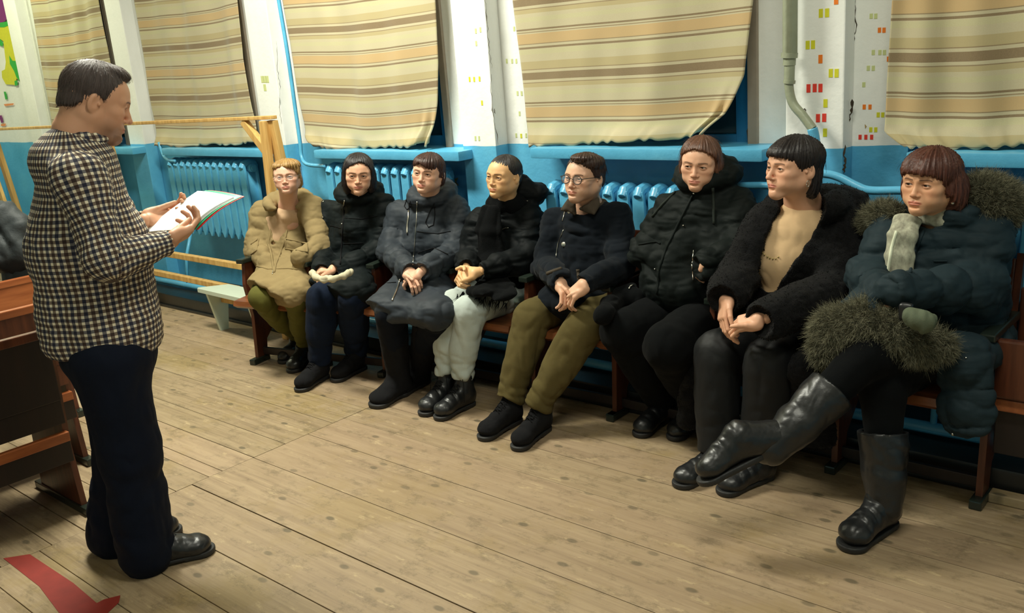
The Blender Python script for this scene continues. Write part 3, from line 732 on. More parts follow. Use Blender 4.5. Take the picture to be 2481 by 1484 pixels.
MAT['rubber'] = m_plain('black_rubber', (.016, .016, .016), .6, .2, 30, .3, .004)
MAT['suede'] = m_cloth('black_suede', (.010, .010, .011), .95)
MAT['metal'] = NT('silver_metal').out((.62, .60, .52), .3, None, Metallic=1.0)
MAT['eyewhite'] = NT('eye_white').out((.62, .58, .54), .25); MAT['pupil'] = NT('pupil').out((.008, .006, .005), .15)
IRIS = {}
def m_iris(k, c):
    if k not in IRIS: IRIS[k] = NT('iris_'+k).out(c, .2)
    return IRIS[k]
SKIN = srgb(226, 180, 150); LIP = srgb(178, 88, 80)

# ================================================================ PEOPLE: BUILDERS
def axes(C, yaw=0, pitch=0, roll=0):
    """rows: face direction, image-right side, up.  yaw>0 turns towards the left of the photo"""
    d = V((-C.x, -C.y, 0)).normalized(); r = V((0, 0, 1)).cross(d).normalized(); y = math.radians(yaw)
    F = d*math.cos(y)-r*math.sin(y); p = math.radians(pitch); S_ = V((0, 0, 1)).cross(F)
    F2 = F*math.cos(p)+V((0, 0, 1))*math.sin(p); U = F2.cross(S_); q = math.radians(roll)
    return np3([F2, S_*math.cos(q)-U*math.sin(q), U*math.cos(q)+S_*math.sin(q)])
class Person:
    def __init__(s, label, base, C, yaw=0, pitch=0, roll=0, scale=.97, skin=SKIN, brow=(.06, .04, .03), lip=LIP, iris='brown', iriscol=(.05, .025, .012), gaze=(0, 0), fw=1.0, jaw=1.0, jl=1.0, fem=True, stubble=0, nose=1.0, smile=0.0, neck=None, nr=.052, cat='person', vz=.86):
        s.t = thing('person', label, cat, (base[0], base[1], 0)); s.C = V(C); s.A = axes(s.C, yaw, pitch, roll); s.s = scale
        s.skin, s.brow, s.lip = skin, brow, lip; s.V = []; s.F = []; s.k = 0; s.fw, s.jaw, s.jl = fw, jaw, jl; s.stub = stubble; s.hands = []
        s.vz = vz; s.iris = m_iris(iris, iriscol); s.gaze = gaze; s.nose = nose; s.smile = smile; s.nr = nr
        s.neck = neck
        s._head(fem)
    def L(s, f, r, u):
        return np3(s.C)+s.s*(f*s.A[0]+r*s.A[1]+u*s.vz*s.A[2])
    def add(s, PF):
        P, F = PF; s.V.append(P); s.F.append(F+s.k); s.k += len(P)
    def _head(s, fem):
        z = s.s; A = s.A; L = s.L; q = Sculpt(.0021); w = s.fw
        def e(c, r, k=.012, op='u', AA=None): q.ell(L(*c), np3(r)*z*np3((1, 1, s.vz)), A if AA is None else AA, k*z, op)
        e((-.014, 0, .028), (.094, .075*w, .091)); e((-.030, 0, -.015), (.072, .066*w, .07), .03)
        e((.028, 0, -.030), (.060, .060*w, .078), .03); e((.034, 0, .030), (.052, .062*w, .055), .03)
        jr = .019 if fem else .023
        for sg in (-1, 1):
            q.cap(L(-.004, sg*.050*w*s.jaw, -.055), L(.068, sg*.010*s.jaw, -.106*s.jl), jr*z, (jr-.003)*z, .026)
            e((.058, sg*.043*w, -.024), (.022, .023, .021), .022)
            q.cap(L(.083, sg*.012, .017), L(.066, sg*.050*w, .018), .0085*z, .0075*z, .016) 
            e((.050, sg*.036*w, -.062), (.030, .024, .026), .02)
        e((.079, 0, -.103*s.jl), (.016, .019, .015), .018)
        e((.074, 0, -.072), (.022, .030, .026), .020)
        # nose
        n_ = s.nose
        q.cap(L(.085, 0, .010), L(.100*n_+.001, 0, -.034), .0065*z, .0085*z, .012)
        e((.099*n_+.001, 0, -.0385), (.0105, .0102, .0088), .006)
        for sg in (-1, 1):
            e((.0925, sg*.0122, -.0420), (.0088, .0068, .0065), .005)
            e((.098, sg*.0062, -.0490), (.006, .0034, .0035), .003, 's')
        # sockets, lids
        for sg in (-1, 1):
            e((.099, sg*.031, -.001), (.018, .020, .0135), .016, 's')
        for sg in (-1, 1):
            e((.0735, sg*.0312, -.001), (.0152, .0172, .0160), .004)
            e((.094, sg*.0312, -.0012), (.021, .0135, .0048), .0022, 's')
            e((.070, sg*.0312, -.0012), (.014, .0122, .0085), .001, 's')
        # mouth
        e((.0915, 0, -.0670), (.0080, .0210, .0042), .004); e((.0912, 0, -.0762), (.0082, .0170, .0052), .004)
        q.cap(L(.094, -.0225, -.0715+s.smile), L(.1005, 0, -.0712), .0014*z, .0016*z, .002, 's'); q.cap(L(.094, .0225, -.0715+s.smile), L(.1005, 0, -.0712), .0014*z, .0016*z, .002, 's')
        e((.100, 0, -.0575), (.004, .0035, .008), .006, 's'); e((.094, 0, -.0885), (.006, .016, .004), .008, 's')
        # ears
        for sg in (-1, 1):
            AA = np3([A[0]*.94+A[1]*sg*-.34, A[1]*sg*.94+A[0]*.34, A[2]*1.0+A[0]*-.15]); 
            e((-.012, sg*.0765*w, -.012), (.0185, .0075, .0315), .006, 'u', AA); e((-.006, sg*.0835*w, -.008), (.0105, .0060, .0190), .004, 's', AA)
            e((.004, sg*.078*w, -.012), (.005, .005, .006), .004)
        nb = np3(s.neck) if s.neck is not None else L(-.045, 0, -.205)
        q.cap(L(-.018, 0, -.070), nb, s.nr*z, (s.nr+.004)*z, .03)
        q.cap(nb, nb+np3((0, 0, -.10)), (s.nr+.006)*z, .058, .04)
        for sg in (-1, 1): q.cap(L(-.03, sg*.055, -.05), nb+np3(A[0])*.045+np3(A[1])*sg*.012, .011*z, .011*z, .022)
        P, F = q.mesh(); s.add((P, F)); s.nb = nb
        # eyeballs
        for sg in (-1, 1):
            b = bmesh.new(); g = s.A[0]*math.cos(math.radians(s.gaze[0]))*1.0-s.A[1]*math.sin(math.radians(s.gaze[0]))+s.A[2]*math.sin(math.radians(s.gaze[1])); g = V(g).normalized()
            bmesh.ops.create_uvsphere(b, u_segments=20, v_segments=22, radius=.0120*z)
            Rm = g.to_track_quat('Z', 'Y').to_matrix().to_4x4(); Rm.translation = V(L(.0722, sg*.0312, -.0012))
            for f in b.faces:
                c = f.calc_center_median(); rr = math.hypot(c.x, c.y); f.smooth = True
                f.material_index = 0 if c.z < 0 or rr > .0060*z else (1 if rr > .0026*z else 2)
            bmesh.ops.transform(b, matrix=Rm, verts=b.verts[:])
            obj('eye', b, [MAT['eyewhite'], s.iris, MAT['pupil']], s.t)
    # --- hands
    def hand(s, wrist, to, palm, thumb, curl=(30, 40, 25), spread=1.0, z=.95, thumbc=(20, 25), sc=None, tdir=None, el=None):
        """wrist point, knuckle direction, palm normal, thumb-side vector"""
        wr = np3(wrist); d = nrm(to); n = np3(palm); n = nrm(n-d*(n@d)); T = np.cross(d, n); T = T if T @ np3(thumb) > 0 else -T
        q = sc or Sculpt(.0024); s.tips = []
        q.box(wr+d*.050*z, (.044*z, .037*z, .0145*z), [d, T, n], .013*z, .012); fd = nrm(np3(el)-wr) if el is not None else -d; q.cap(wr+fd*.07*z, wr+d*.012*z, .027*z, .024*z, .02)
        q.ell(wr+d*.032*z+T*.026*z+n*.010*z, (.030*z, .015*z, .014*z), [d, T, n], .012)
        cv = curl if isinstance(curl[0], (tuple, list)) else [curl]*4
        for i, (b0, t0, ls) in enumerate(((.089, .028, (.040, .024, .019)), (.093, .0095, (.044, .028, .020)), (.089, -.0095, (.041, .026, .019)), (.080, -.028, (.032, .019, .017)))):
            p = wr+d*b0*z+T*t0*z; a = 0; r = (.0088, .0082, .0076, .0066)
            sp = T*(t0*1.2*spread)
            for j in range(3):
                a += math.radians(cv[i][j]); dd = nrm(d*math.cos(a)+n*math.sin(a)+sp*(1 if j == 0 else .6)); p2 = p+dd*ls[j]*z
                q.cap(p, p2, r[j]*z, r[j+1]*z, .0035 if j == 0 else .002); p = p2
            s.tips.append((p, dd, nrm(n*math.cos(a)-d*math.sin(a))))
        p = wr+d*.018*z+T*.026*z+n*.008*z; dd = nrm(d*.75+T*.6+n*.35) if tdir is None else nrm(tdir)
        for j, (l_, r0, r1) in enumerate(((.040, .0135, .0112), (.032, .0108, .0095), (.026, .0098, .0078))):
            if j: a = math.radians(thumbc[j-1]); dd = nrm(dd*math.cos(a)+nrm(d*.6+n*.7-T*.4)*math.sin(a))
            p2 = p+dd*l_*z; q.cap(p, p2, r0*z, r1*z, .008 if j == 0 else .002); p = p2
        s.tips.append((p, dd, -n))
        if sc is None: s.add(q.mesh())
    # --- bare body under the clothes, joined with head and hands in one mesh
    def body(s, J, bare=None):
        q = Sculpt(.011); g = lambda k: np3(J[k])
        q.ecap(g('pel'), g('chest'), (.12, .09), (.11, .07), J['side'], .04); q.cap(g('chest'), s.nb, .062, .045, .04)
        for a in 'LR':
            if 's'+a in J:
                q.cap(g('chest')+np3((0, .03, -.02)), g('s'+a), .042, .042, .03); q.cap(g('s'+a), g('e'+a), .042, .034, .02); q.cap(g('e'+a), g('w'+a), .034, .024, .02)
            q.cap(g('h'+a), g('k'+a), .075, .05, .03); q.cap(g('k'+a), g('a'+a), .05, .028, .02); q.cap(g('pel'), g('h'+a), .08, .08, .04)
        s.add(q.mesh())
        P = np.concatenate(s.V); F = np.concatenate(s.F)
        Q = (P-np3(s.C)) @ s.A.T / s.s; Q[:, 2] /= s.vz; col = np.tile(np3(s.skin), (len(P), 1)); f, r, u = Q.T; ar = np.abs(r)
        hd = (u > -.13) & (np.abs(f) < .14) & (ar < .1)
        def blend(m, c): 
            m = np.clip(m, 0, 1)[:, None]*hd[:, None]; return col*(1-m)+np3(c)*m
        red = np.exp(-((ar-.046)/.018)**2-((u+.032)/.016)**2)*(f > .03)*.22+np.exp(-(r/.012)**2-((u+.04)/.01)**2)*(f > .08)*.3
        col = blend(red, srgb(222, 128, 104))
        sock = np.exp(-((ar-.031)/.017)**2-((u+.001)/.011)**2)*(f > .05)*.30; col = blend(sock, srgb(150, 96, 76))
        if s.stub:
            sm = np.clip((-.034-u)/.05, 0, 1)*np.clip((f-.0)/.04, 0, 1)*s.stub*.7; sm = np.maximum(sm, s.stub*.9*np.clip((-.082-u)/.012, 0, 1)*np.clip((f-.05)/.02, 0, 1)); sm = np.maximum(sm, s.stub*.5*(f > .07)*(u < -.048)*(u > -.066)*(ar < .024)*(s.stub > .3)); col = blend(sm, srgb(82, 62, 50))
        lm = (np.clip(1.25-np.sqrt((r/.0225)**2+((u+.0715+.0-s.smile*(ar/.022)**2)/.0086)**2), 0, .25)*4)*(f > .07); col = blend(lm*.7, s.lip)
        bu = .0195+.10*(ar-.014)-2.6*np.maximum(ar-.034, 0)**2*8
        bm_ = np.exp(-((u-bu)/.0030)**4)*(ar > .012)*(ar < .050)*(f > .03); col = blend(bm_*.85, s.brow)
        ly = ((ar-.0312)/.0135)**2+((u+.0012)/.0062)**2; lash = np.exp(-((ly-1)/.42)**2)*(f > .05)*(u > -.004); col = blend(lash*.75, (.03, .02, .015))
        lo = np.exp(-((ly-1)/.35)**2)*(f > .05)*(u < -.002); col = blend(lo*.25, (.12, .05, .04))
        me = np_mesh('body', P, F, dict(col=col)); o = obj('body', me, MAT['skin'], s.t); return o
    # --- hair
    def hair(s, mat, line, prims, h=.0032, cuts=(), wob=.0018, freq=46, lift=1.0, name='hair', soft=.007):
        """line: hairline height against angle round the head (degrees, signed: + = photo right)"""
        q = Sculpt(h); s.line = line
        for c, r in prims:
            if len(c) == 2: q.cap(s.L(*c[0]), s.L(*c[1]), r[0]*s.s, r[1]*s.s, .006)
            else: q.ell(s.L(*c), np3(r)*s.s*np3((1, 1, s.vz)), s.A, .006)
        th = np3([a for a, _ in line]); hh = np3([b for _, b in line]); C = np3(s.C); A = s.A; z = s.s
        def fn(X, Y, Z):
            x, y, w_ = X-C[0], Y-C[1], Z-C[2]
            f = (x*A[0][0]+y*A[0][1]+w_*A[0][2])/z; r = (x*A[1][0]+y*A[1][1]+w_*A[1][2])/z; u = (x*A[2][0]+y*A[2][1]+w_*A[2][2])/z/s.vz
            a = np.degrees(np.arctan2(r, f+.0)); H = np.interp(a, th, hh)+.0025*np.sin(a*.9)+.0018*np.sin(a*2.3+1)
            return (u-H)*z*.8
        q.func(fn, None, None, soft, 's')
        for c, r in cuts: q.ell(s.L(*c), np3(r)*s.s, s.A, .006, 's')
        P, F = q.mesh(); 
        Q = (P-C) @ A.T / z; Q[:, 2] /= s.vz; az = np.arctan2(Q[:, 1], Q[:, 0]+.02); rad = np.hypot(Q[:, 0]+.02, Q[:, 1])
        hv = np.stack([np.cos(az)*freq+Q[:, 2]*6, np.sin(az)*freq+Q[:, 2]*3, Q[:, 2]*14+rad*10], 1)
        N = normals(P, F); P = P+N*(noise(hv*.55)*wob*1.6+noise(hv*1.6)*wob*.7)[:, None]*lift
        o = obj(name, np_mesh(name, P, F, dict(hv=hv)), mat, s.t)
        # loose strands following the surface
        return o
    def strands(s, mat, ho, n=260, L=.05, r=.0007, down=1.0, seed=3, out=.0015, name='hair_strands', tol=.003):
        rs = np.random.RandomState(seed); me = ho.data; P = np.empty(len(me.vertices)*3, np.float32); me.vertices.foreach_get('co', P); P = P.reshape(-1, 3).astype(float)
        if s.t: P = P
        F = np.empty(len(me.polygons)*4, np.int32); me.loops.foreach_get('vertex_index', F); F = F.reshape(-1, 4); N = normals(P, F)
        A = s.A; C = np3(s.C); idx = rs.choice(len(P), n); allv = []; allf = []; k = 0; top = s.L(-.03, 0, .125)
        for i in idx:
            p = P[i]; nn = N[i]; away = p-top; t = nrm(away*.6-A[2]*np.linalg.norm(away)*.9*down); t = nrm(t-nn*(t@nn)); pts = []
            l_ = L*rs.uniform(.5, 1.2); cur = p+nn*out*rs.uniform(0, 1.2); tt = t+nn*.10*rs.rand()+rs.randn(3)*.05; sd = nrm(np.cross(tt, nn))
            for j in range(5): pts.append(cur.copy()); cur = cur+nrm(tt)*l_/4; tt = tt-nn*.10-np3((0, 0, .02))
            QE = [((pp-C) @ A.T)/s.s/np3((1, 1, s.vz)) for pp in pts]
            if any(e_[2] < np.interp(math.degrees(math.atan2(e_[1], e_[0])), [a_ for a_, _ in s.line], [b_ for _, b_ in s.line])-(.012 if abs(math.degrees(math.atan2(e_[1], e_[0]))) > 60 else tol) for e_ in QE): continue
            for j, pp in enumerate(pts):
                w_ = r*(1-.85*abs(j/4-.4)); allv += [pp-sd*w_, pp+sd*w_]
            for j in range(4): allf.append([k+2*j, k+2*j+1, k+2*j+3, k+2*j+2])
            k += 10
        Pn = np3(allv); Q = (Pn-C) @ A.T; hv = Q*260
        return obj(name, np_mesh(name, Pn, np.array(allf), dict(hv=hv)), mat, ho)
def cloth(name, q, mat, parent, amp=.006, f=9, an=(1, 1, .6), relaxn=1, amp2=.002, f2=26, seed=0, creases=(), puff=None, attrs=None, post=None):
    """mesh a sculpt and give it soft folds; creases = [(point, axis, radius, amp, pitch)] adds bunched folds across a limb"""
    P, F = q.mesh(); P = relax(P, F, relaxn); N = normals(P, F); Q = P*np3(an)
    w_ = noise(Q, f*.5, seed)*.25
    d = amp*(np.abs(noise(Q+w_[:, None]*.3, f, seed+1))*2.4-.7)+amp2*(np.abs(noise(Q, f2, seed+2))*2-.6)
    if amp >= .005: d = d+amp*.32*(np.abs(noise(Q*np3((1, 1, 1.5))+noise(Q, 14, seed)[:, None]*.03, 19, seed+9))*2-.6)
    for c, ax, rad, a_, pit in creases:
        c = np3(c); ax = nrm(ax); v = P-c; u = v @ ax; m = np.exp(-((v**2).sum(1))/(rad*rad)); sel = m > .02
        if not sel.any(): continue
        vs, us = v[sel], u[sel]; W = (vs-us[:, None]*ax)*(.22/pit)+ax*us[:, None]*(.62/pit)
        nn = np.abs(noise(W+noise(vs, 9, seed+3)[:, None]*.5, 1.0, seed+len(name)))*2.3-.75; d[sel] = d[sel]+m[sel]*a_*nn
    P = P+N*d[:, None]
    if post: P = post(P)
    return obj(name, np_mesh(name, P, F, attrs(P, F) if attrs else None), mat, parent)
ANK = {}
def shoe(p, heel, toe, mat, ank=None, kind='boot', top=.17, sole=MAT['rubber'], L=None, w=1.0, lace=True, tilt=0.0, shaft_r=.046, name='boot', up=None, hg=None):
    """heel, toe: ground points; for a lifted foot give z in both"""
    h, t_ = np3(heel), np3(toe); d = nrm(t_-h); ln = np.linalg.norm(t_-h); U = np3((0, 0, 1)) if up is None else np3(up); U = nrm(U-d*(U@d)); Sd = np.cross(d, U)
    hg = (1.0 if kind == 'shoe' else 1.16) if hg is None else hg
    q = Sculpt(.0045); c = lambda a, r, u: h+d*a*ln+Sd*r+U*(u*hg)
    q.ecap(c(.16, 0, .048), c(.80, 0, .040), (.034*w, .046), (.044*w, .030), Sd, .02)
    q.ell(c(.80, 0, .038), (.052, .044*w, .034), [d, Sd, U], .03); q.ell(c(.15, 0, .05), (.036, .034*w, .05), [d, Sd, U], .02)
    q.cap(c(.30, 0, .08), c(.62, 0, .055), .042*w, .034*w, .03)
    an = np3(ank) if ank is not None else c(.2, 0, top)
    if kind in ('boot', 'boot2', 'shoe'): ad = np3(ANK.get(tuple(ank), (0, 0, 1))) if ank is not None else U; an = an+ad*(.02 if kind == 'shoe' else .060)
    q.cap(c(.24, 0, .07), an, .044*w, shaft_r, .035)
    q.plane(h+U*.016, -U, .004)
    if kind != 'tall':
        dirn = nrm(an-c(.24, 0, .07)); q.plane(an, dirn, .004)
    cr = [(c(.55, 0, .07), d, .06, .0035, .016), (c(.3, 0, .11), nrm(an-c(.24, 0, .07)), .06, .003, .02)]
    o = cloth(name, q, mat, p.t, .0012, 20, (1, 1, 1), 1, .0006, 60, 3, cr)
    q = Sculpt(.0045); q.ecap(c(.14, 0, .015), c(.84, 0, .015), (.033*w, .05), (.0425*w, .05), Sd, .02); q.ell(c(.845, 0, .015), (.045, .0420*w, .05), [d, Sd, U], .02)
    q.plane(h+U*.0, -U, .002); q.plane(h+U*.022, U, .003); q.box(c(.52, 0, 0), (.03, .08, .007), [d, Sd, U], .003, .003, 's') if kind != 'tall' else None
    P, F = q.mesh(); obj('sole', np_mesh('sole', P, F), sole, o)
    if lace:
        b = bmesh.new()
        for k in range(5):
            a = .60-.070*k; hh = .088+.0100*k; w_ = .020*w
            l, r_ = V(c(a, -w_, hh-.004)), V(c(a-.05, w_, hh+.004)); m1 = V(c(a-.02, 0, hh+.012)); add_tube(b, bez([l, m1, r_], 4), .0024, 6)
            l, r_ = V(c(a, w_, hh-.004)), V(c(a-.05, -w_, hh+.004)); add_tube(b, bez([l, m1, r_], 4), .0024, 6)
        if kind == 'boot2':
            for e_ in (-1, 1): add_tube(b, bez([V(c(.33, 0, .15)), V(c(.40, e_*.04, .145)), V(c(.44, e_*.055, .10)), V(c(.47, e_*.058, .05))], 5), .0018, 6)
        obj('lace', b, MAT['suede'], o)
    return o
def ring(q, c, ax, ux, R1, R2, r, n=14, k=.012, a0=0, a1=360, rf=None, lift=None):
    """chain of balls round an ellipse: collars, hoods, scarves"""
    c = np3(c); ux = nrm(ux); ax = nrm(ax); vy = np.cross(ax, ux); pts = []; rs = []
    for i in range(n+1):
        a = math.radians(a0+(a1-a0)*i/n); pts.append(c+ux*R1*math.cos(a)+vy*R2*math.sin(a)+(ax*lift(math.degrees(a)) if lift else 0)); rs.append(rf(math.degrees(a)) if rf else r)
    for i in range(n): q.cap(pts[i], pts[i+1], rs[i], rs[i+1], k)
    return pts
def tuft(name, pts, nrms, mat, parent, n=5000, L=.03, r=.0009, dirv=None, jit=.5, seed=1, curl=.3):
    """fur: short tapered blades rooted on points"""
    rs = np.random.RandomState(seed); i = rs.choice(len(pts), n); P = pts[i]; N = nrms[i]; D = N*(1-.5)+(np3(dirv)*.6 if dirv is not None else 0)+rs.randn(n, 3)*jit*.5
    D /= np.linalg.norm(D, axis=1)[:, None]; l_ = L*rs.uniform(.5, 1.2, n)[:, None]; Sd = np.cross(D, rs.randn(n, 3)); Sd /= np.linalg.norm(Sd, axis=1)[:, None]
    B = rs.randn(n, 3)*curl*.3; a, b_ = P-Sd*r-N*.002, P+Sd*r-N*.002; m = P+D*l_*.55; e_ = P+(D+B)*l_
    Vt = np.stack([a, b_, m+Sd*r*.8, m-Sd*r*.8, e_+Sd*r*.15, e_-Sd*r*.15], 1).reshape(-1, 3); k = np.arange(n)[:, None]*6
    F = np.concatenate([k+[[0, 1, 2, 3]], k+[[3, 2, 4, 5]]]); return obj(name, np_mesh(name, Vt, F), mat, parent)
def mesh_pts(o):
    me = o.data; P = np.empty(len(me.vertices)*3, np.float32); me.vertices.foreach_get('co', P); P = P.reshape(-1, 3).astype(float)
    F = np.empty(len(me.polygons)*4, np.int32); me.loops.foreach_get('vertex_index', F); return P, normals(P, F.reshape(-1, 4)), F.reshape(-1, 4)
def strip(name, pts, mat, parent, r=.003, seg=8, closed=False):
    b = bmesh.new(); add_tube(b, pts, r, seg); return smooth(obj(name, b, mat, parent))
def on_surface(o, px, py, off=.002):
    """first hit of the line of sight through a photo pixel on a garment (to place a zip or a button on it)"""
    from mathutils.bvhtree import BVHTree
    if not hasattr(on_surface, 'c'): on_surface.c = {}
    if o.name not in on_surface.c:
        me = o.data; on_surface.c[o.name] = BVHTree.FromPolygons([v.co for v in me.vertices], [p.vertices[:] for p in me.polygons])
    d = ray(px, py); h = on_surface.c[o.name].ray_cast(V((0, 0, CAMH)), d)
    if h[0] is None: return None
    return h[0]+h[1]*off
def draw(name, o, pxs, mat, r=.002, n=6, off=.002):
    """a cord, seam or zip lying on garment o along photo pixels"""
    pts = []
    for a, c in zip(pxs, pxs[1:]):
        for k in range(n):
            q = on_surface(o, a[0]+(c[0]-a[0])*k/n, a[1]+(c[1]-a[1])*k/n, off)
            if q is not None: pts.append(q)
    q = on_surface(o, *pxs[-1], off)
    if q is not None: pts.append(q)
    if len(pts) < 2: return None
    return strip(name, pts, mat, o, r, 6)
# ================================================================ PEOPLE: SEATED ROW
def at(x, Y, z):
    """world point at depth Y and height z seen in photo column x"""
    k = (x-1240.5)/FPX; A = RT-FW*k; v = V((0, Y, z-CAMH)); return V((-(A.y*v.y+A.z*v.z)/A.x, Y, z))
def rig(pel, chest, sh, el, wr, kn, an, hipw=.085, side=None):
    """all pairs are (photo-left, photo-right)"""
    J = dict(pel=V(pel), chest=V(chest)); sd = (V(sh[1])-V(sh[0])).normalized() if side is None else V(side)
    J['side'] = sd; hs = V((sd.x, sd.y, 0)).normalized()
    for a, i, sg in (('L', 0, -1), ('R', 1, 1)):
        J['s'+a], J['e'+a], J['w'+a], J['k'+a], J['a'+a] = (V(q[i]) for q in (sh, el, wr, kn, an)); J['h'+a] = V(pel)+hs*sg*hipw+V((0, -.02, -.01))
    return J
def feet(J, l, r, L=.275, z=.13):
    """l, r = (toe in the photo x, y, pointing direction x, y): sets foot line and ankle"""
    for k, f in (('L', l), ('R', r)):
        if f is None: continue
        t_ = pZ(f[0], f[1]); d = V((f[2], f[3], 0)).normalized(); h_ = t_-d*L; J['f'+k] = (h_, t_); J['a'+k] = h_+d*L*.24+V((0, 0, z)); ANK[tuple(J['a'+k])] = (J['k'+k]-J['a'+k]).normalized()
def legs(p, J, mat, rt=(.098, .070), rc=(.066, .052), name='trousers', amp=.006, kneec=.007, anklec=.006, h=.0065, flare=0):
    q = Sculpt(h); hems = []
    for a in 'LR':
        H, K, A = np3(J['h'+a]), np3(J['k'+a]), np3(J['a'+a])
        q.cap(H, K, rt[0], rt[1], .02); q.cap(K, A, rt[1]-.002, rc[1]+flare, .03); q.cap(K+(A-K)*.12, K+(A-K)*.6, rc[0]+.004, rc[0]-.004, .03); hems.append((A, nrm(A-K)))
    q.ell(J['pel'], (.17, .14, .11), None, .04)
    for A, d in hems: q.ecap(A+d*.026, A+d*.14, (.10, .10), (.10, .10), (1, 0, 0), .005, 's', cr=.008)
    cr = []
    for a in 'LR':
        H, K, A = np3(J['h'+a]), np3(J['k'+a]), np3(J['a'+a])
        cr += [(K+np3((0, .05, -.06)), nrm(A-K), .11, kneec, .034), (A+(K-A)*.12, nrm(A-K), .11, anklec, .030), (K+(H-K)*.75, nrm(H-K+np3((.2, 0, 0))), .12, kneec*.8, .04)]
    return cloth(name, q, mat, p.t, amp, 8, (1, 1, .5), 1, .0015, 24, int(p.C.x*-100) % 7, cr)
def coat(p, J, mat, name='coat', rt=(.185, .13), rw=(.19, .135), rs=(.078, .068, .055), puff=None, sp=None, hem=None, hemr=(.21, .085), collar=None, amp=.006, f=9, h=.0065, neckcut=.062, open_=None, bust=.03, extra=None, amp2=.002, post=None, cuff=.0, creases=True, seam=None, slv=1.0, shc=.085, pockets='', cutz=-.03, fine=.0):
    q = Sculpt(h); g = lambda k: np3(J[k]); sd = J['side']; fw = nrm(np.cross(np3((0, 0, 1)), np3(sd))*-1)
    fw = fw if fw[1] < 0 else -fw
    ch, pe = g('chest'), g('pel')
    q.ecap(pe+np3((0, 0, .0)), ch+np3((0, 0, -.035)), rw, rt, sd, .03, puff=puff)
    if bust: 
        for sg in (-1, 1): q.ell(ch+fw*(rt[1]-.035)+np3(sd)*sg*.075+np3((0, 0, -.13)), (.085, .07, .085), None, .05)
    q.cap(ch+np3((0, 0, .03)), p.nb*.5+ch*.5+np3((0, 0, .03)), shc, .07, .04)
    for a in 'LR':
        q.cap(ch+np3((0, 0, .045)), g('s'+a)+np3((0, 0, .0)), .07, rs[0]*.98, .045)
        sdv = np3(sd)
        if sp: q.ecap(g('s'+a), g('e'+a), (rs[0], rs[0]), (rs[1], rs[1]), sdv, .03, puff=sp); q.ecap(g('e'+a), g('w'+a), (rs[1], rs[1]), (rs[2], rs[2]), sdv, .022, puff=sp)
        else: q.cap(g('s'+a), g('e'+a), rs[0], rs[1], .03); q.cap(g('e'+a), g('w'+a), rs[1], rs[2], .02)
    if hem is not None:
        for a in 'LR': q.ecap(pe+np3((0, 0, .03)), np3(hem[a]), (hemr[0]*.62, hemr[1]+.05), (hemr[0]*.52, hemr[1]), sd, .05)
        q.cap(g('hL')+np3((-.03, .0, .0)), g('hR')+np3((.03, .0, 0)), .12, .12, .05)
    for a in [c_ for c_ in 'LR' if c_ not in pockets]:       # open cuffs
        d = nrm(g('w'+a)-g('e'+a))
        q.cap(g('w'+a)+d*(rs[2]-.006-cuff), g('w'+a)+d*.14, rs[2]-.014, rs[2]+.02, .006, 's')
    if neckcut: q.cap(p.nb+np3((0, 0, cutz)), np3(p.C)+np3((0, 0, -.05)), neckcut, neckcut+.02, .01, 's')
    if extra: extra(q)
    cr = []
    if creases:
        for a in 'LR': cr += [(g('e'+a), nrm(g('w'+a)-g('s'+a)), .12, amp*1.25, .042), (g('w'+a)*.75+g('e'+a)*.25, nrm(g('w'+a)-g('e'+a)), .09, amp*.8, .030), (g('s'+a)*.6+g('e'+a)*.4, nrm(g('e'+a)-g('s'+a)), .10, amp*.6, .05)]
    return cloth(name, q, mat, p.t, amp, f, (1, 1, 1.6), 1, amp2, 26, 2, cr, post=post)
HAIR = {k: m_hair('hair_'+k, srgb(*a), srgb(*b)) for k, a, b in (('black', (14, 12, 13), (44, 36, 36)), ('blonde', (116, 84, 44), (184, 146, 88)), ('darkbrown', (26, 16, 14), (78, 48, 40)), ('brown', (52, 32, 24), (122, 82, 62)), ('redbrown', (44, 22, 18), (104, 60, 46)), ('man', (34, 28, 27), (84, 70, 66)), ('youth', (28, 20, 18), (76, 54, 46)))}
CAP = [((-.014, 0, .030), (.101, .0825, .0985)), ((-.036, 0, -.018), (.074, .072, .082))]
OPEN = srgb

# glasses
def glasses(p, r=.0215, mat=MAT['rubber'], th=.0016, low=0, asp=.9, off=.108):
    t = None; b = bmesh.new()
    for sg in (-1, 1):
        c = p.L(off-.006, sg*.0325, -.004+low); ptl = [V(c+p.s*(p.A[1]*r*math.cos(a)+p.A[2]*r*asp*p.vz*1.08*math.sin(a)-p.A[0]*abs(math.cos(a))*.003)) for a in [2*PI*k/28 for k in range(29)]]; add_tube(b, ptl, th, 8)
        add_tube(b, [V(p.L(off-.008, sg*(.0325+r), .002+low)), V(p.L(off-.02, sg*.070, .006+low)), V(p.L(.02, sg*.082*p.fw, .005)), V(p.L(-.012, sg*.083*p.fw, -.001))], th*.9, 6)
    add_tube(b, bez([V(p.L(off-.005, -.012, -.002+low)), V(p.L(off, 0, .002+low)), V(p.L(off-.005, .012, -.002+low))], 4), th, 6)
    g = smooth(obj('glasses_frame', b, mat, p.t))
    for sg in (-1, 1):
        b = bmesh.new(); c = p.L(off-.006, sg*.0325, -.004+low); vs = [b.verts.new(c+p.s*(p.A[1]*r*.97*math.cos(a)+p.A[2]*r*asp*p.vz*1.05*math.sin(a))) for a in [2*PI*k/28 for k in range(28)]]; b.faces.new(vs); obj('lens', b, MAT['lens'], g)
    return g
t_ = NT('lens_glass'); MAT['lens'] = t_.out((1, 1, 1), .02, None, Alpha=.10, Specular_IOR_Level=.6)
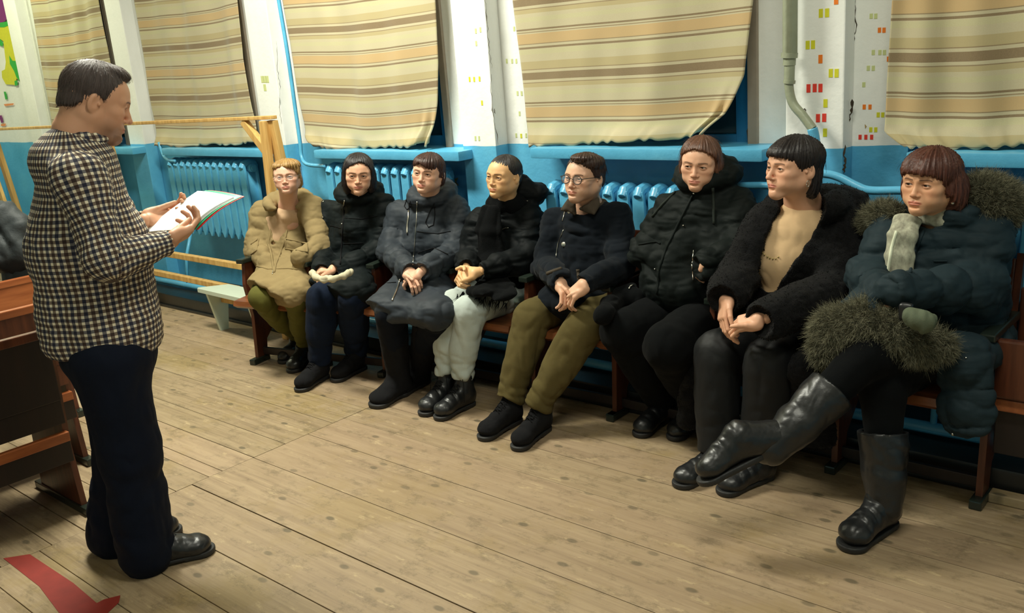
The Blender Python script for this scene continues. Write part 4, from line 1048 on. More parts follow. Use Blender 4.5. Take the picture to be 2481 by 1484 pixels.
def hood(p, q, R=.085, r=.042, up=.03, back=.06, bh=.10, tilt=0.0, fr=.8, n=16, a0=0, a1=360):
    """thick collar that runs into a lowered hood behind the neck"""
    nb = np3(p.nb); F = nrm((p.A[0][0], p.A[0][1], 0)); B = -F
    if a1-a0 > 359: q.cap(nb+np3((0, 0, .0)), nb+np3((0, -.01, -.13)), .080, .115, .03)
    ring(q, nb+np3((0, 0, up))+B*.01, (0, 0, 1), F, R*fr+.0, R, r, n, .016, a0, a1, rf=lambda a: r*(.72+.34*abs(math.sin(math.radians(a/2))))*(1 if a1-a0 > 359 else min(1, .35+min(a-a0, a1-a)/60)), lift=lambda a: back*abs(math.sin(math.radians(a/2)))**2)
def fingers_clasp(p, wl, wr, **k): pass
# ---- blonde woman with rimless glasses, tan coat (first seat)
p = Person('blonde woman in a tan hooded coat and olive trousers, hands in her pockets', at(690, 3.2, 0)[:2], pY(695, 427, 3.16), yaw=9, pitch=4, roll=1, scale=.93, brow=srgb(150, 110, 76), lip=srgb(180, 98, 88), fw=1.04, jaw=1.12, nose=.96, neck=pY(700, 500, 3.22), gaze=(4, -2), iris='grey', iriscol=(.08, .09, .08), smile=-.001, skin=srgb(224, 176, 150))
J = rig(at(704, 3.26, .52), pY(702, 535, 3.27), (pY(637, 518, 3.20), pY(758, 508, 3.30)), (pY(618, 600, 3.10), pY(775, 600, 3.20)), (pY(648, 632, 3.02), pY(728, 625, 3.04)),
        (pZ(615, 726, .49)+V((0, .05, 0)), pZ(700, 724, .49)+V((0, .05, 0))), (V(), V())); feet(J, (682, 882, .3, -.95), (706, 904, .45, -.9), .26, .11)
p.body(J)
ho = p.hair(HAIR['blonde'], [(-180, -.115), (-120, -.10), (-92, -.03), (-80, -.010), (-70, .03), (-52, .052), (-20, .072), (10, .066), (38, .040), (60, .008), (74, -.018), (90, -.02), (104, -.075), (130, -.105), (180, -.115)],
       CAP+[((.012, .028, .078), (.080, .062, .046)), ((.01, -.03, .075), (.07, .05, .04)), ((-.06, .0, -.045), (.05, .072, .075)), ((-.02, .066, -.03), (.045, .02, .07)), ((.035, .06, .035), (.03, .022, .035))], wob=.0035, cuts=[((.03, .085, -.055), (.03, .02, .03))])
p.strands(HAIR['blonde'], ho, 420, .05, .0008, .7, 5)
TANP = m_cloth('olive_trousers', srgb(92, 90, 42), .85, 700, .2, .3, 8); legs(p, J, TANP, (.094, .070), (.060, .046), amp=.006)
TAN = m_cloth('tan_quilted_cotton', srgb(140, 122, 86), .85, 900, .3, .4, 8)
def ex(q):
    F = nrm((p.A[0][0], p.A[0][1], 0)); hood(p, q, .115, .040, .000, .055, fr=.95, a0=34, a1=326)
    q.ell(p.nb-F*.09+np3((0, 0, .02)), (.10, .09, .05), None, .03)
    # front opening down to the waist
    for k in range(6):
        k = k/5; c_ = np3(pY(692-30*k, 512+78*k, 3.22-.06*k)); q.cap(c_, c_+(np3((0, 0, CAMH))-c_)*.05, .046-.034*k, .052-.036*k, .01, 's')
    K = (np3(J['kL'])+np3(J['kR']))/2; q.plane(K+np3((0, -.005, -.03)), (-.15, -.83, -.55), .004)
ct = coat(p, J, TAN, rt=(.185, .125), rw=(.185, .13), rs=(.078, .070, .058), puff=(.125, .018, .05), sp=(.11, .015, .0), hem={'L': J['kL']+V((0, -.02, .02)), 'R': J['kR']+V((0, -.02, .02))}, hemr=(.24, .082), amp=.006, neckcut=.066, extra=ex, bust=.02, pockets='LR')
INN = m_cloth('beige_knit', srgb(206, 172, 138), .9, 500, .4, .15, 14)
q = Sculpt(.006); q.ecap(J['pel']+V((0, -.02, .12)), J['chest']+V((0, -.02, -.02)), (.135, .115), (.145, .105), J['side'], .02); [q.cap(J['chest']+V((0, .01, -.01)), J['s'+a_], .070, .060, .03) for a_ in 'LR']; q.ell(J['chest']+V((0, -.05, -.13)), (.10, .07, .10), None, .04); q.cap(J['chest'], p.nb+np3((0, -.005, -.04)), .085, .064, .03); q.cap(p.nb+np3((0, -.012, -.05)), J['chest']+V((0, -.04, -.08)), .064, .095, .03)
cloth('jumper', q, INN, p.t, .002)
for sg, pts in ((0, [(672, 512), (660, 545), (650, 590), (658, 618), (664, 660)]), (1, [(712, 508), (700, 540), (688, 590), (668, 640), (664, 660)])): draw('front_edge', ct, pts, TAN, .007, 5, .001)
draw('zip_slider', ct, [(662, 655), (660, 664)], MAT['metal'], .0035)
for pts in ([(692, 578), (744, 590), (744, 610), (692, 602), (692, 578)], [(608, 592), (626, 578), (622, 606), (609, 616)]): draw('pocket_flap', ct, pts, TAN, .0045, 4, .002)
draw('waist_seam', ct, [(608, 640), (650, 652), (700, 650), (755, 655)], TAN, .003)
shoe(p, *J['fR'], MAT['leather'], J['aR'], 'shoe', .12, name='shoe', lace=False); shoe(p, *J['fL'], MAT['leather'], J['aL'], 'shoe', .12, name='shoe', lace=False)
glasses(p, .020, MAT['metal'], .0007, -.001, .72, .106)

# ---- woman with dark bob, black-green puffer (second seat)
p = Person('dark-haired woman with a bob in a black puffer and navy jeans, holding pale gloves', at(868, 3.3, 0)[:2], pY(869, 419, 3.30), yaw=4, pitch=-5, roll=5, scale=1.0, brow=(.03, .02, .018), lip=srgb(176, 84, 76), fw=1.0, jaw=1.0, jl=1.02, neck=pY(872, 490, 3.36), gaze=(8, 0), smile=.0022, skin=srgb(228, 178, 146))
J = rig(at(872, 3.40, .52), pY(868, 528, 3.40), (pY(795, 518, 3.36), pY(928, 505, 3.42)), (pY(786, 606, 3.26), pY(925, 602, 3.34)), (pY(780, 652, 3.05), pY(822, 650, 3.07)),
        (pZ(764, 724, .50)+V((0, .05, 0)), pZ(838, 724, .50)+V((0, .05, 0))), (V(), V())); feet(J, (722, 951, .25, -.97), (808, 927, .12, -.99))
p.hand(J['wL'], (.55, -.5, -.45), (.3, -.1, -.9), (.3, -.8, .3), (38, 52, 30), tdir=(.8, -.5, .0), el=J['eL']); p.hand(J['wR']+V((-.01, -.02, .01)), (-.62, -.5, -.45), (.2, .3, -.9), (-.1, -.5, .8), (36, 50, 30), tdir=(-.8, -.4, .1), el=J['eR'])
p.body(J)
ho = p.hair(HAIR['black'], [(-180, -.16), (-100, -.155), (-70, -.14), (-62, -.10), (-60, .0), (-56, .030), (-44, .045), (-20, .070), (6, .088), (26, .078), (46, .050), (58, .0), (62, -.09), (70, -.12), (100, -.14), (180, -.16)],
       CAP+[((0, 0, .042), (.095, .082, .088)), ((-.02, -.066, -.045), (.062, .030, .10)), ((-.02, .066, -.045), (.062, .030, .095)), ((-.055, 0, -.05), (.06, .080, .10)), ((.020, -.060, .025), (.042, .026, .050)), ((.020, .060, .025), (.042, .026, .050))], wob=.0024)
p.strands(HAIR['black'], ho, 420, .06, .0008, 1.0, 6)
JN = m_cloth('navy_denim', srgb(18, 28, 46), .85, 900, .4, .3, 9); legs(p, J, JN, (.098, .080), (.074, .062), amp=.005, anklec=.011)
BG = m_cloth('black_green_nylon', (.0045, .0075, .0080), .62, 900, .2, .35, 9)
def ex(q):
    hood(p, q, .098, .046, .028, .055, fr=.92); q.ell(p.nb-np3(p.A[0])*.09+np3((0, 0, .05)), (.11, .08, .07), None, .03)
    K = (np3(J['kL'])+np3(J['kR']))/2; q.plane(K+np3((0, -.01, -.01)), (-.1, -.86, -.5), .004)
ct = coat(p, J, BG, rt=(.19, .13), rw=(.19, .135), rs=(.080, .070, .056), puff=(.13, .020, .02), sp=(.12, .017, .0), hem={'L': J['kL']+V((0, -.0, .02)), 'R': J['kR']+V((0, -.0, .02))}, hemr=(.235, .086), amp=.006, neckcut=.056, extra=ex, cutz=.05)
draw('zip', ct, [(836, 480), (832, 540), (828, 600), (824, 640)], MAT['suede'], .004); draw('zip_slider', ct, [(835, 485), (833, 500)], MAT['metal'], .0035)
draw('snap_button', ct, [(829, 541), (829, 543)], MAT['metal'], .004); draw('collar_cord', ct, [(784, 487), (783, 490)], MAT['metal'], .004); draw('snap_button', ct, [(782, 525), (783, 527)], MAT['metal'], .004); draw('snap_button', ct, [(869, 474), (870, 476)], MAT['metal'], .004)
draw('seam', ct, [(800, 545), (826, 552)], MAT['suede'], .0018); draw('seam', ct, [(832, 528), (880, 530), (915, 522)], MAT['suede'], .0018); draw('seam', ct, [(832, 590), (880, 588)], MAT['suede'], .0018)
shoe(p, *J['fL'], MAT['suede'], J['aL'], 'boot', .14); shoe(p, *J['fR'], MAT['suede'], J['aR'], 'boot', .14)
GL = m_cloth('pale_glove_knit', srgb(196, 188, 160), .95, 500, .4, .3, 12)
q = Sculpt(.004); 
for pts, r in (([(850, 658), (832, 668), (806, 676), (790, 672)], .017), ([(757, 660), (765, 672), (785, 678), (798, 674)], .017), ([(758, 663), (757, 660)], .015)):
    w_ = [np3(pZ(x, y, .66)) for x, y in pts]
    for a_, b_ in zip(w_, w_[1:]): q.cap(a_, b_, r, r*.85, .01)
tag(cloth('glove', q, GL, None, .003, 24), 'pair of pale knitted gloves under the clasped hands of the woman with the dark bob', 'gloves')

# ---- woman with fringe, grey-blue puffer coat, felt boots (third seat)
p = Person('woman with a dark fringe in a grey-blue quilted coat, black trousers and felt boots', at(1040, 3.4, 0)[:2], pY(1038, 418, 3.37), yaw=23, pitch=3, roll=9, scale=.97, brow=(.05, .03, .025), lip=srgb(190, 100, 92), fw=1.03, jaw=1.06, jl=.98, neck=pY(1046, 490, 3.45), gaze=(10, 4), skin=srgb(234, 186, 158))
J = rig(at(1050, 3.45, .52), pY(1048, 528, 3.47), (pY(972, 520, 3.42), pY(1102, 512, 3.50)), (pY(942, 608, 3.28), pY(1108, 606, 3.40)), (pY(992, 654, 3.06), pY(1028, 652, 3.08)),
        (pZ(928, 762, .50)+V((0, .05, 0)), pZ(1040, 768, .50)+V((0, .05, 0))), (V(), V())); feet(J, (905, 989, .08, -.99), (955, 963, .08, -.99), .275, .12)
p.hand(J['wL']+V((.0, -.01, 0)), (.8, -.35, -.35), (-.1, .2, -.95), (.2, -.7, .4), (30, 40, 25), tdir=(.8, -.4, .1), el=J['eL']); p.hand(J['wR']+V((-.0, -.02, -.01)), (-.85, -.30, -.35), (.1, .4, -.9), (-.1, -.6, .7), (30, 42, 22), tdir=(-.8, -.35, -.1), el=J['eR'])
p.body(J)
ho = p.hair(HAIR['darkbrown'], [(-180, -.10), (-120, -.10), (-96, -.09), (-78, -.07), (-62, -.02), (-54, .030), (-40, .044), (-20, .056), (-12, .066), (-4, .060), (10, .046), (34, .026), (52, .008), (64, -.010), (76, -.016), (88, -.02), (100, -.07), (130, -.10), (180, -.10)],
       CAP+[((.018, 0, .058), (.090, .074, .066)), ((.05, .0, .05), (.052, .062, .044)), ((-.05, 0, -.04), (.055, .074, .07)), ((-.015, -.062, -.03), (.05, .026, .06)), ((-.02, .064, -.02), (.05, .024, .06))], wob=.0026)
p.strands(HAIR['darkbrown'], ho, 420, .045, .0008, 1.0, 7)
BK = m_cloth('dark_navy_jersey', (.0045, .0065, .0115), .9, 900, .3, .25, 9); legs(p, J, BK, (.098, .078), (.056, .048), amp=.005)
GB = m_cloth('grey_blue_nylon', (.024, .031, .040), .6, 900, .2, .35, 9, spec=.25)
def ex(q):
    hood(p, q, .100, .042, .018, .060, fr=.92); q.ell(p.nb-np3(p.A[0])*.085+np3((0, 0, .045)), (.11, .08, .06), None, .03)
    K = (np3(J['kL'])+np3(J['kR']))/2; q.plane(K+np3((0, -.045, -.02)), (-.1, -.70, -.75), .004)
    q.cap(J['kL']+V((0, -.02, .01)), J['kR']+V((.03, -.02, .01)), .060, .060, .04)
ct = coat(p, J, GB, rt=(.185, .13), rw=(.19, .135), rs=(.080, .074, .058), puff=(.15, .013, .05), sp=(.11, .017, .0), hem={'L': J['kL']+V((-.02, -.03, .02)), 'R': J['kR']+V((.01, -.03, .01))}, hemr=(.22, .078), amp=.006, neckcut=.058, extra=ex, cutz=.05)
draw('zip', ct, [(1011, 490), (1009, 540), (1004, 600), (1000, 640)], MAT['metal'], .0022); draw('zip', ct, [(970, 676), (962, 700), (950, 728)], MAT['metal'], .004); draw('zip_slider', ct, [(1011, 488), (1011, 500)], MAT['metal'], .004)
draw('drawcord', ct, [(1052, 492), (1038, 520), (1031, 538), (1038, 550), (1050, 545), (1054, 520), (1053, 500)], MAT['suede'], .0025); draw('drawcord', ct, [(985, 483), (980, 500), (986, 508), (996, 500), (994, 486)], MAT['suede'], .0025)
draw('seam', ct, [(1010, 560), (1060, 566), (1092, 560)], MAT['suede'], .002); draw('seam', ct, [(1012, 612), (1050, 600), (1085, 616)], MAT['suede'], .002); draw('seam', ct, [(900, 702), (930, 686), (960, 684)], MAT['suede'], .002)
ky = draw('key_fob', ct, [(991, 512), (990, 530), (988, 545), (987, 566)], MAT['metal'], .0055, 5, .004); draw('lanyard', ct, [(992, 490), (991, 512)], MAT['suede'], .003)
for sg, _a, _b, ak in ((0, 0, 0, 'aL'), (1, 0, 0, 'aR')):
    b_ = 'L' if sg == 0 else 'R'; top = np3(J['a'+b_])*.32+np3(J['k'+b_])*.68; shoe(p, *J['f'+b_], MAT['suede'], top, 'boot', shaft_r=.082, name='felt_boot', lace=False, w=1.3, hg=1.0)

# ---- woman with tied-back hair, black jacket and scarf, light grey trousers (fourth seat)
p = Person('woman with pulled-back hair in a black jacket and scarf, pale grey trousers', at(1222, 3.5, 0)[:2], pY(1221, 425, 3.45), yaw=40, pitch=2, roll=4, scale=.97, brow=(.08, .05, .035), lip=srgb(190, 110, 92), fw=.97, jaw=.98, nose=.97, neck=pY(1230, 500, 3.53), gaze=(12, 0), skin=srgb(232, 186, 134))
J = rig(at(1232, 3.50, .52), pY(1225, 540, 3.52), (pY(1165, 545, 3.48), pY(1283, 535, 3.55)), (pY(1135, 628, 3.38), pY(1275, 628, 3.42)), (pY(1130, 645, 3.18), pY(1172, 655, 3.15)),
        (pZ(1075, 748, .51)+V((0, .04, 0)), pZ(1124, 758, .51)+V((0, .04, 0))), (V(), V())); feet(J, (1022, 1009, .08, -.99), (1058, 1019, -.03, -1), .27, .17)
p.hand(J['wL']+V((.0, -.02, -.01)), (.3, -.8, -.3), (.6, .1, -.5), (.1, -.2, .9), (45, 60, 40), tdir=(.5, -.7, .4), el=J['eL']); p.hand(J['wR']+V((-.02, -.03, -.005)), (-.85, -.30, -.30), (.15, .65, -.6), (-.2, -.3, .9), [(42, 60, 35), (40, 60, 35), (42, 60, 35), (46, 60, 35)], tdir=(-.75, -.4, .35), z=1.0, el=J['eR'])
p.body(J)
ho = p.hair(HAIR['black'], [(-180, -.075), (-125, -.05), (-100, -.01), (-84, .01), (-66, .042), (-40, .066), (-10, .074), (20, .068), (48, .052), (66, .030), (80, .012), (98, .006), (112, -.04), (130, -.065), (180, -.075)],
       [((-.014, 0, .030), (.0985, .0795, .0960)), ((-.036, 0, -.018), (.072, .070, .080)), ((-.10, 0, .01), (.035, .04, .04))], wob=.0012)
LG = m_cloth('pale_grey_jersey', srgb(186, 196, 190), .9, 700, .3, .4, 9); legs(p, J, LG, (.100, .078), (.066, .056), amp=.009, kneec=.009, anklec=.014)
BJ = m_cloth('black_nylon', (.0032, .0048, .0056), .62, 900, .2, .35, 9)
def ex(q):
    B = -nrm((p.A[0][0], p.A[0][1], 0)); q.ell(J['pel']+V((0, -.06, .06)), (.19, .17, .09), None, .04)
    hc = np3(pY(1292, 468, 3.62)); q.ell(hc, (.085, .07, .055), None, .04); q.cap(p.nb+B*.05+np3((0, 0, .05)), hc, .055, .05, .03); q.ell(np3(pY(1262, 450, 3.60)), (.07, .06, .06), None, .03)
ct = coat(p, J, BJ, rt=(.175, .12), rw=(.18, .13), rs=(.082, .076, .056), puff=(.19, .010, .0), sp=(.14, .015, .0), amp=.010, neckcut=0, extra=ex)
draw('pocket_zip', ct, [(1218, 555), (1224, 552), (1232, 551)], MAT['metal'], .003); draw('hood_toggle', ct, [(1272, 485), (1279, 487)], MAT['metal'], .003)
SC = m_cloth('black_scarf_knit', (.0028, .0034, .0038), .98, 350, .8, .5, 16)
q = Sculpt(.005); ring(q, p.nb+np3((0, 0, .012)), (0, 0, 1), p.A[0], .070, .078, .033, 16, .012, rf=lambda a: .036-.006*math.cos(math.radians(a*3)))
ring(q, p.nb+np3((0, 0, .045)), (0.1, 0, 1), p.A[0], .062, .070, .024, 16, .012)
fl = [np3(pY(x, y, Y_)) for x, y, Y_ in ((1190, 505, 3.38), (1182, 560, 3.34), (1188, 620, 3.33), (1196, 668, 3.27), (1185, 700, 3.14), (1150, 708, 3.06))]
for a_, b_ in zip(fl, fl[1:]): q.ecap(a_, b_, (.060, .020), (.075, .018), (1, .25, 0), .02)
fl2 = [np3(pY(x, y, Y_)) for x, y, Y_ in ((1196, 668, 3.25), (1215, 700, 3.18), (1225, 720, 3.12))]
for a_, b_ in zip(fl2, fl2[1:]): q.ecap(a_, b_, (.065, .02), (.06, .018), (1, .25, 0), .02)
sc_ = cloth('scarf', q, SC, p.t, .006, 14, (1, 1, .4))
ep = []
rs_ = np.random.RandomState(4)
for k in range(60): 
    x = 1108+k*2.1; ep.append(np3(pY(x, 712+8*math.sin(k*.7)+ (k*.28), 3.07+.001*k)))
ep = np3(ep); tuft('fringe', ep, np.tile(np3((-.2, -.6, -.6)), (60, 1)), SC, sc_, 260, .05, .0016, (0, -.1, -1), .5)
for b_ in 'LR': shoe(p, *J['f'+b_], MAT['leather'], J['a'+b_], 'boot2', .16, w=1.0)
q = Sculpt(.005); w_ = [np3(pZ(x, y, .50)) for x, y in ((1245, 712), (1280, 712), (1268, 722), (1250, 728))]
for a_, b_ in zip(w_, w_[1:]): q.cap(a_, b_, .035, .03, .02)
BAG = m_plain('thin_plastic', srgb(150, 168, 158), .25, .2, 30, .6, .01)
tag(cloth('plastic_bag', q, BAG, None, .012, 22, seed=5), 'crumpled pale green plastic bag on the seat beside the pale grey trousers', 'bag')
# ---- young man in glasses (fifth seat)
p = Person('young man in round glasses, navy wool coat and olive trousers, hands clasped', at(1400, 3.50, 0)[:2], pY(1416, 428, 3.45), yaw=36, pitch=3, roll=3, scale=1.03, brow=(.04, .028, .022), lip=srgb(176, 98, 84), fw=.97, jaw=1.05, fem=False, stubble=.18, nose=1.04, neck=pY(1428, 506, 3.53), gaze=(14, 2), nr=.054)
J = rig(at(1425, 3.47, .53), pY(1428, 545, 3.52), (pY(1345, 540, 3.50), pY(1497, 532, 3.54)), (pY(1322, 645, 3.40), pY(1505, 650, 3.42)), (pY(1358, 680, 3.15), pY(1418, 686, 3.14)),
        (pZ(1272, 775, .50)+V((0, .05, 0)), pZ(1405, 795, .50)+V((0, .05, 0))), (V(), V())); feet(J, (1164, 1069, .0, -1), (1248, 1094, .12, -.99), .30, .15)
p.hand(J['wL']+V((.0, .0, .0)), (.55, -.35, -.5), (-.2, -.2, -.9), (.5, -.8, .2), (35, 50, 25), tdir=(.9, -.2, -.1), el=J['eL']); p.hand(J['wR']+V((.02, -.02, .01)), (-.62, -.40, -.62), (-.2, .5, -.8), (.3, -.4, .8), [(30, 42, 22), (26, 38, 20), (30, 40, 22), (36, 44, 26)], tdir=(-.7, -.5, -.2), el=J['eR'])
p.body(J)
ho = p.hair(HAIR['youth'], [(-180, -.070), (-125, -.045), (-102, .0), (-84, .004), (-66, .030), (-52, .058), (-20, .074), (20, .072), (46, .058), (60, .036), (74, .006), (84, -.002), (102, .0), (125, -.045), (180, -.070)],
       CAP+[((.034, .015, .104), (.060, .056, .026)), ((.0, .045, .075), (.07, .045, .045))], wob=.0022)
p.strands(HAIR['youth'], ho, 500, .045, .0008, .5)
OL = m_cloth('olive_cotton', srgb(88, 78, 46), .9, 700, .2, .35, 8); legs(p, J, OL, (.102, .082), (.078, .066), amp=.009, kneec=.010, anklec=.010)
NAVY = m_cloth('navy_wool', (.0058, .0085, .0125), .95, 900, .5, .2, 12, .35)
def ex(q):
    q.ell(J['pel']+V((0, -.10, .02)), (.20, .16, .10), None, .04)
    q.cap(J['pel']+V((-.06, -.24, .045)), J['pel']+V((.10, -.24, .04)), .045, .05, .03)
ct = coat(p, J, NAVY, rt=(.175, .115), rw=(.175, .125), rs=(.070, .064, .055), amp=.008, bust=0, extra=ex, neckcut=.066, shc=.065)
CRD = m_cloth('brown_corduroy', srgb(74, 66, 56), .95, 300, .6, .3)
q = Sculpt(.004); nb = p.nb; F_ = np3(p.A[0]); ring(q, nb+np3((0, 0, .012)), (0, 0, 1), F_, .070, .074, .013, 16, .008, 28, 332, lift=lambda a: .018*abs(math.sin(math.radians(a/2)))**2)
def flap(q, pts, Y, th=.006):
    c = [np3(pY(x, y, Y+(d if len(r_) else 0))) for x, y, *r_ in pts for d in [r_[0] if r_ else 0]]; m = sum(c)/len(c); n = nrm(np3((0, 0, CAMH))-m)
    for a_, b_ in zip(c, c[1:]+c[:1]):
        q.cap(a_*.88+m*.12, b_*.88+m*.12, th, th, .004); q.cap(a_*.45+m*.55, b_*.45+m*.55, th*1.5, th*1.5, .012)
flap(q, [(1378, 482), (1392, 494), (1394, 518), (1378, 506), (1360, 508)], 3.405, .008); flap(q, [(1404, 506), (1424, 500), (1450, 478, .04), (1452, 495, .03), (1440, 518), (1424, 514)], 3.425, .008)
cloth('collar', q, CRD, ct, .001)
for x, y in ((1381, 512), (1367, 592)):
    h = on_surface(ct, x, y, .003)
    if h is not None:
        b = bmesh.new(); d = (V((0, 0, CAMH))-h).normalized(); add_tube(b, [h-d*.002, h+d*.003, h+d*.005], [.0125, .0125, .009], 20); smooth(obj('button', b, MAT['metal'], ct), 40)
draw('zip', ct, [(1369, 512), (1363, 535)], MAT['metal'], .0022); draw('zip', ct, [(1366, 556), (1352, 590), (1347, 622)], MAT['metal'], .0022)
for pts in ([(1326, 662), (1345, 655), (1360, 650)], [(1400, 652), (1402, 668), (1406, 682)]): draw('cuff_tab', ct, pts, CRD, .009, 3, .0)
shoe(p, *J['fL'], MAT['suede'], J['aL'], 'boot', name='boot'); shoe(p, *J['fR'], MAT['suede'], J['aR'], 'boot', name='boot')

glasses(p, .0225, th=.0019)
# ---- woman in black-green puffer, collar over her chin (sixth seat)
p = Person('woman with light brown hair in a black puffer zipped to her chin, hands in pockets', at(1690, 3.5, 0)[:2], pY(1697, 393, 3.47), yaw=14, pitch=-6, roll=6, scale=1.0, brow=(.10, .065, .05), lip=srgb(196, 110, 100), fw=1.0, neck=pY(1715, 468, 3.54), gaze=(22, 2), smile=.002, iris='hazel', iriscol=(.05, .04, .02), skin=srgb(232, 182, 150))
J = rig(at(1690, 3.50, .53), pY(1700, 515, 3.52), (pY(1628, 522, 3.48), pY(1782, 505, 3.55)), (pY(1572, 610, 3.40), pY(1802, 610, 3.42)), (pY(1622, 632, 3.37), pY(1712, 640, 3.28)),
        (pZ(1492, 812, .50)+V((0, .06, 0)), pZ(1598, 850, .50)+V((0, .06, 0))), (V(), V())); feet(J, (1545, 1060, .0, -1), (1628, 1068, .0, -1), .27, .11)
p.hand(J['wR'], (-.72, .55, -.42), (.2, .6, -.7), (0, -.3, .9), (30, 40, 25), el=J['eR']); p.body(J)
ho = p.hair(HAIR['brown'], [(-180, -.13), (-100, -.12), (-76, -.06), (-66, .0), (-56, .040), (-36, .066), (-12, .084), (16, .080), (42, .060), (58, .030), (66, -.02), (78, -.08), (110, -.13), (180, -.13)],
       CAP+[((0, 0, .045), (.094, .083, .088)), ((-.015, -.066, -.02), (.055, .024, .07)), ((-.02, .066, -.03), (.055, .026, .08)), ((-.06, 0, -.04), (.06, .075, .09)), ((.03, .05, .05), (.05, .03, .045))], wob=.0022)
p.strands(HAIR['brown'], ho, 500, .055, .0008, .8, 8, .003)
BP = m_cloth('black_fleece', (.0030, .0036, .0040), .98, 700, .5, .2, 9); legs(p, J, BP, (.118, .098), (.082, .064), amp=.005)
PB = m_cloth('black_moss_nylon', (.0048, .0078, .0072), .62, 900, .2, .4, 8)
def ex(q):
    hood(p, q, .100, .046, .058, .045, fr=.95); q.ell(p.nb-np3(p.A[0])*.07+np3((0, 0, .09)), (.10, .075, .075), None, .03)
    q.ell(J['pel']+V((-.04, -.05, .13)), (.21, .18, .14), None, .05)
ct = coat(p, J, PB, rt=(.20, .14), rw=(.215, .155), rs=(.092, .086, .066), puff=(.16, .018, .03), sp=(.13, .016, .0), amp=.009, neckcut=.052, extra=ex, pockets='L', cutz=.05)
draw('placket', ct, [(1680, 470), (1655, 520), (1615, 600), (1598, 650), (1592, 712)], PB, .006, 6, .001)
for x, y in ((1664, 440), (1681, 467), (1596, 654), (1587, 650), (1655, 545)): draw('snap_button', ct, [(x, y), (x+1, y+2)], MAT['metal'], .004)
TP = m_cloth('flat_drawtape', srgb(44, 50, 46), .7); draw('drawtape', ct, [(1727, 455), (1729, 500), (1730, 542)], TP, .006); draw('drawtape', ct, [(1636, 465), (1605, 495), (1580, 525)], TP, .005)
draw('pocket_zip', ct, [(1680, 605), (1677, 640), (1679, 678)], MAT['metal'], .0018); draw('seam', ct, [(1548, 592), (1590, 585), (1600, 590)], PB, .004)
shoe(p, *J['fL'], MAT['leather'], J['aL'], 'shoe', .12, name='shoe', lace=False); shoe(p, *J['fR'], MAT['leather'], J['aR'], 'shoe', .12, name='shoe', lace=False)
q = Sculpt(.006); w_ = [np3(pZ(x, y, .60)) for x, y in ((1462, 765), (1480, 740), (1510, 720), (1545, 725))]
for a_, b_ in zip(w_, w_[1:]): q.cap(a_, b_, .04, .045, .03)
q.cap(np3(pZ(1500, 715, .62)), np3(pZ(1530, 700, .64)), .022, .03, .03)
hb = tag(cloth('hand_bag', q, BP, None, .006, 14), 'soft black bag with a silver clasp, right of the young man in glasses', 'bag')
draw('clasp', hb, [(1524, 700), (1528, 693), (1534, 690)], MAT['metal'], .004)

# ---- woman in black fur coat and beige jumper (seventh seat)
p = Person('woman with short black hair in an open black fur coat over a beige jumper', at(1930, 3.5, 0)[:2], pY(1923, 405, 3.42), yaw=52, pitch=4, roll=0, scale=1.08, brow=(.10, .06, .045), lip=srgb(176, 84, 80), fw=1.0, jaw=1.04, jl=1.04, nose=1.06, neck=pY(1945, 490, 3.50), gaze=(10, 4), iris='green', iriscol=(.06, .06, .03), smile=-.001, nr=.054, skin=srgb(228, 176, 144))
J = rig(at(1935, 3.50, .54), pY(1935, 545, 3.50), (pY(1862, 552, 3.44), pY(2035, 535, 3.58)), (pY(1800, 655, 3.30), pY(2035, 700, 3.40)), (pY(1762, 712, 3.12), pY(1862, 770, 3.02)),
        (pZ(1720, 862, .50)+V((0, .06, 0)), pZ(1850, 885, .50)+V((0, .06, 0))), (V(), V())); feet(J, (1637, 1182, -.35, -.94), (1744, 1200, -.35, -.94), .28, .12)
p.hand(J['wL']+V((.0, -.01, -.01)), (.10, -.45, -.85), (.55, .5, -.3), (.2, -.6, .2), (18, 30, 20), z=1.02, tdir=(.3, -.7, -.5), el=J['eL']); t1 = p.tips
p.hand(J['wR']+V((-.02, -.01, 0)), (-.88, -.25, -.30), (-.1, .5, -.8), (-.2, -.6, .7), (34, 50, 30), z=1.02, tdir=(-.8, -.5, .1), el=J['eR']); t2 = p.tips
p.body(J)
RN = NT('dark_red_nail').out(srgb(110, 12, 16), .15)
for tp in (t1[:4]+t2[4:]):
    q = Sculpt(.0014); q.ell(tp[0]+tp[1]*.001-tp[2]*.0045, (.0085, .0058, .003), [tp[1], np.cross(tp[1], tp[2]), tp[2]], .001); P_, F_ = q.mesh(); obj('fingernail', np_mesh('fingernail', P_, F_), RN, p.t)
ho = p.hair(HAIR['black'], [(-180, -.125), (-120, -.10), (-92, -.03), (-70, .0), (-50, .036), (-20, .052), (10, .050), (36, .042), (54, .026), (66, .0), (74, -.010), (84, .0), (98, .004), (106, -.04), (118, -.11), (140, -.135), (180, -.125)],
       CAP+[((-.01, 0, .045), (.106, .086, .092)), ((.03, 0, .055), (.074, .072, .058)), ((-.055, 0, -.05), (.05, .066, .085)), ((-.045, .052, -.05), (.035, .024, .085))], wob=.0028)
p.strands(HAIR['black'], ho, 520, .045, .0008, 1.0, 9)
b = bmesh.new(); c = V(p.L(-.002, .080, -.052)); add_tube(b, [c+V((0, 0, .012*math.sin(a)))+V(p.A[0])*.006*math.cos(a)-V((0, 0, .008)) for a in [2*PI*k/14 for k in range(15)]], .0016, 6); obj('earring', b, MAT['metal'], p.t)
ST = m_cloth('black_satin', (.0045, .0052, .0060), .6, 900, .1, .3, 7, spec=.3); legs(p, J, ST, (.102, .086), (.078, .080), amp=.005, kneec=.006, anklec=.004)
BE = m_cloth('beige_fine_knit', srgb(218, 184, 142), .85, 600, .3, .15, 12)
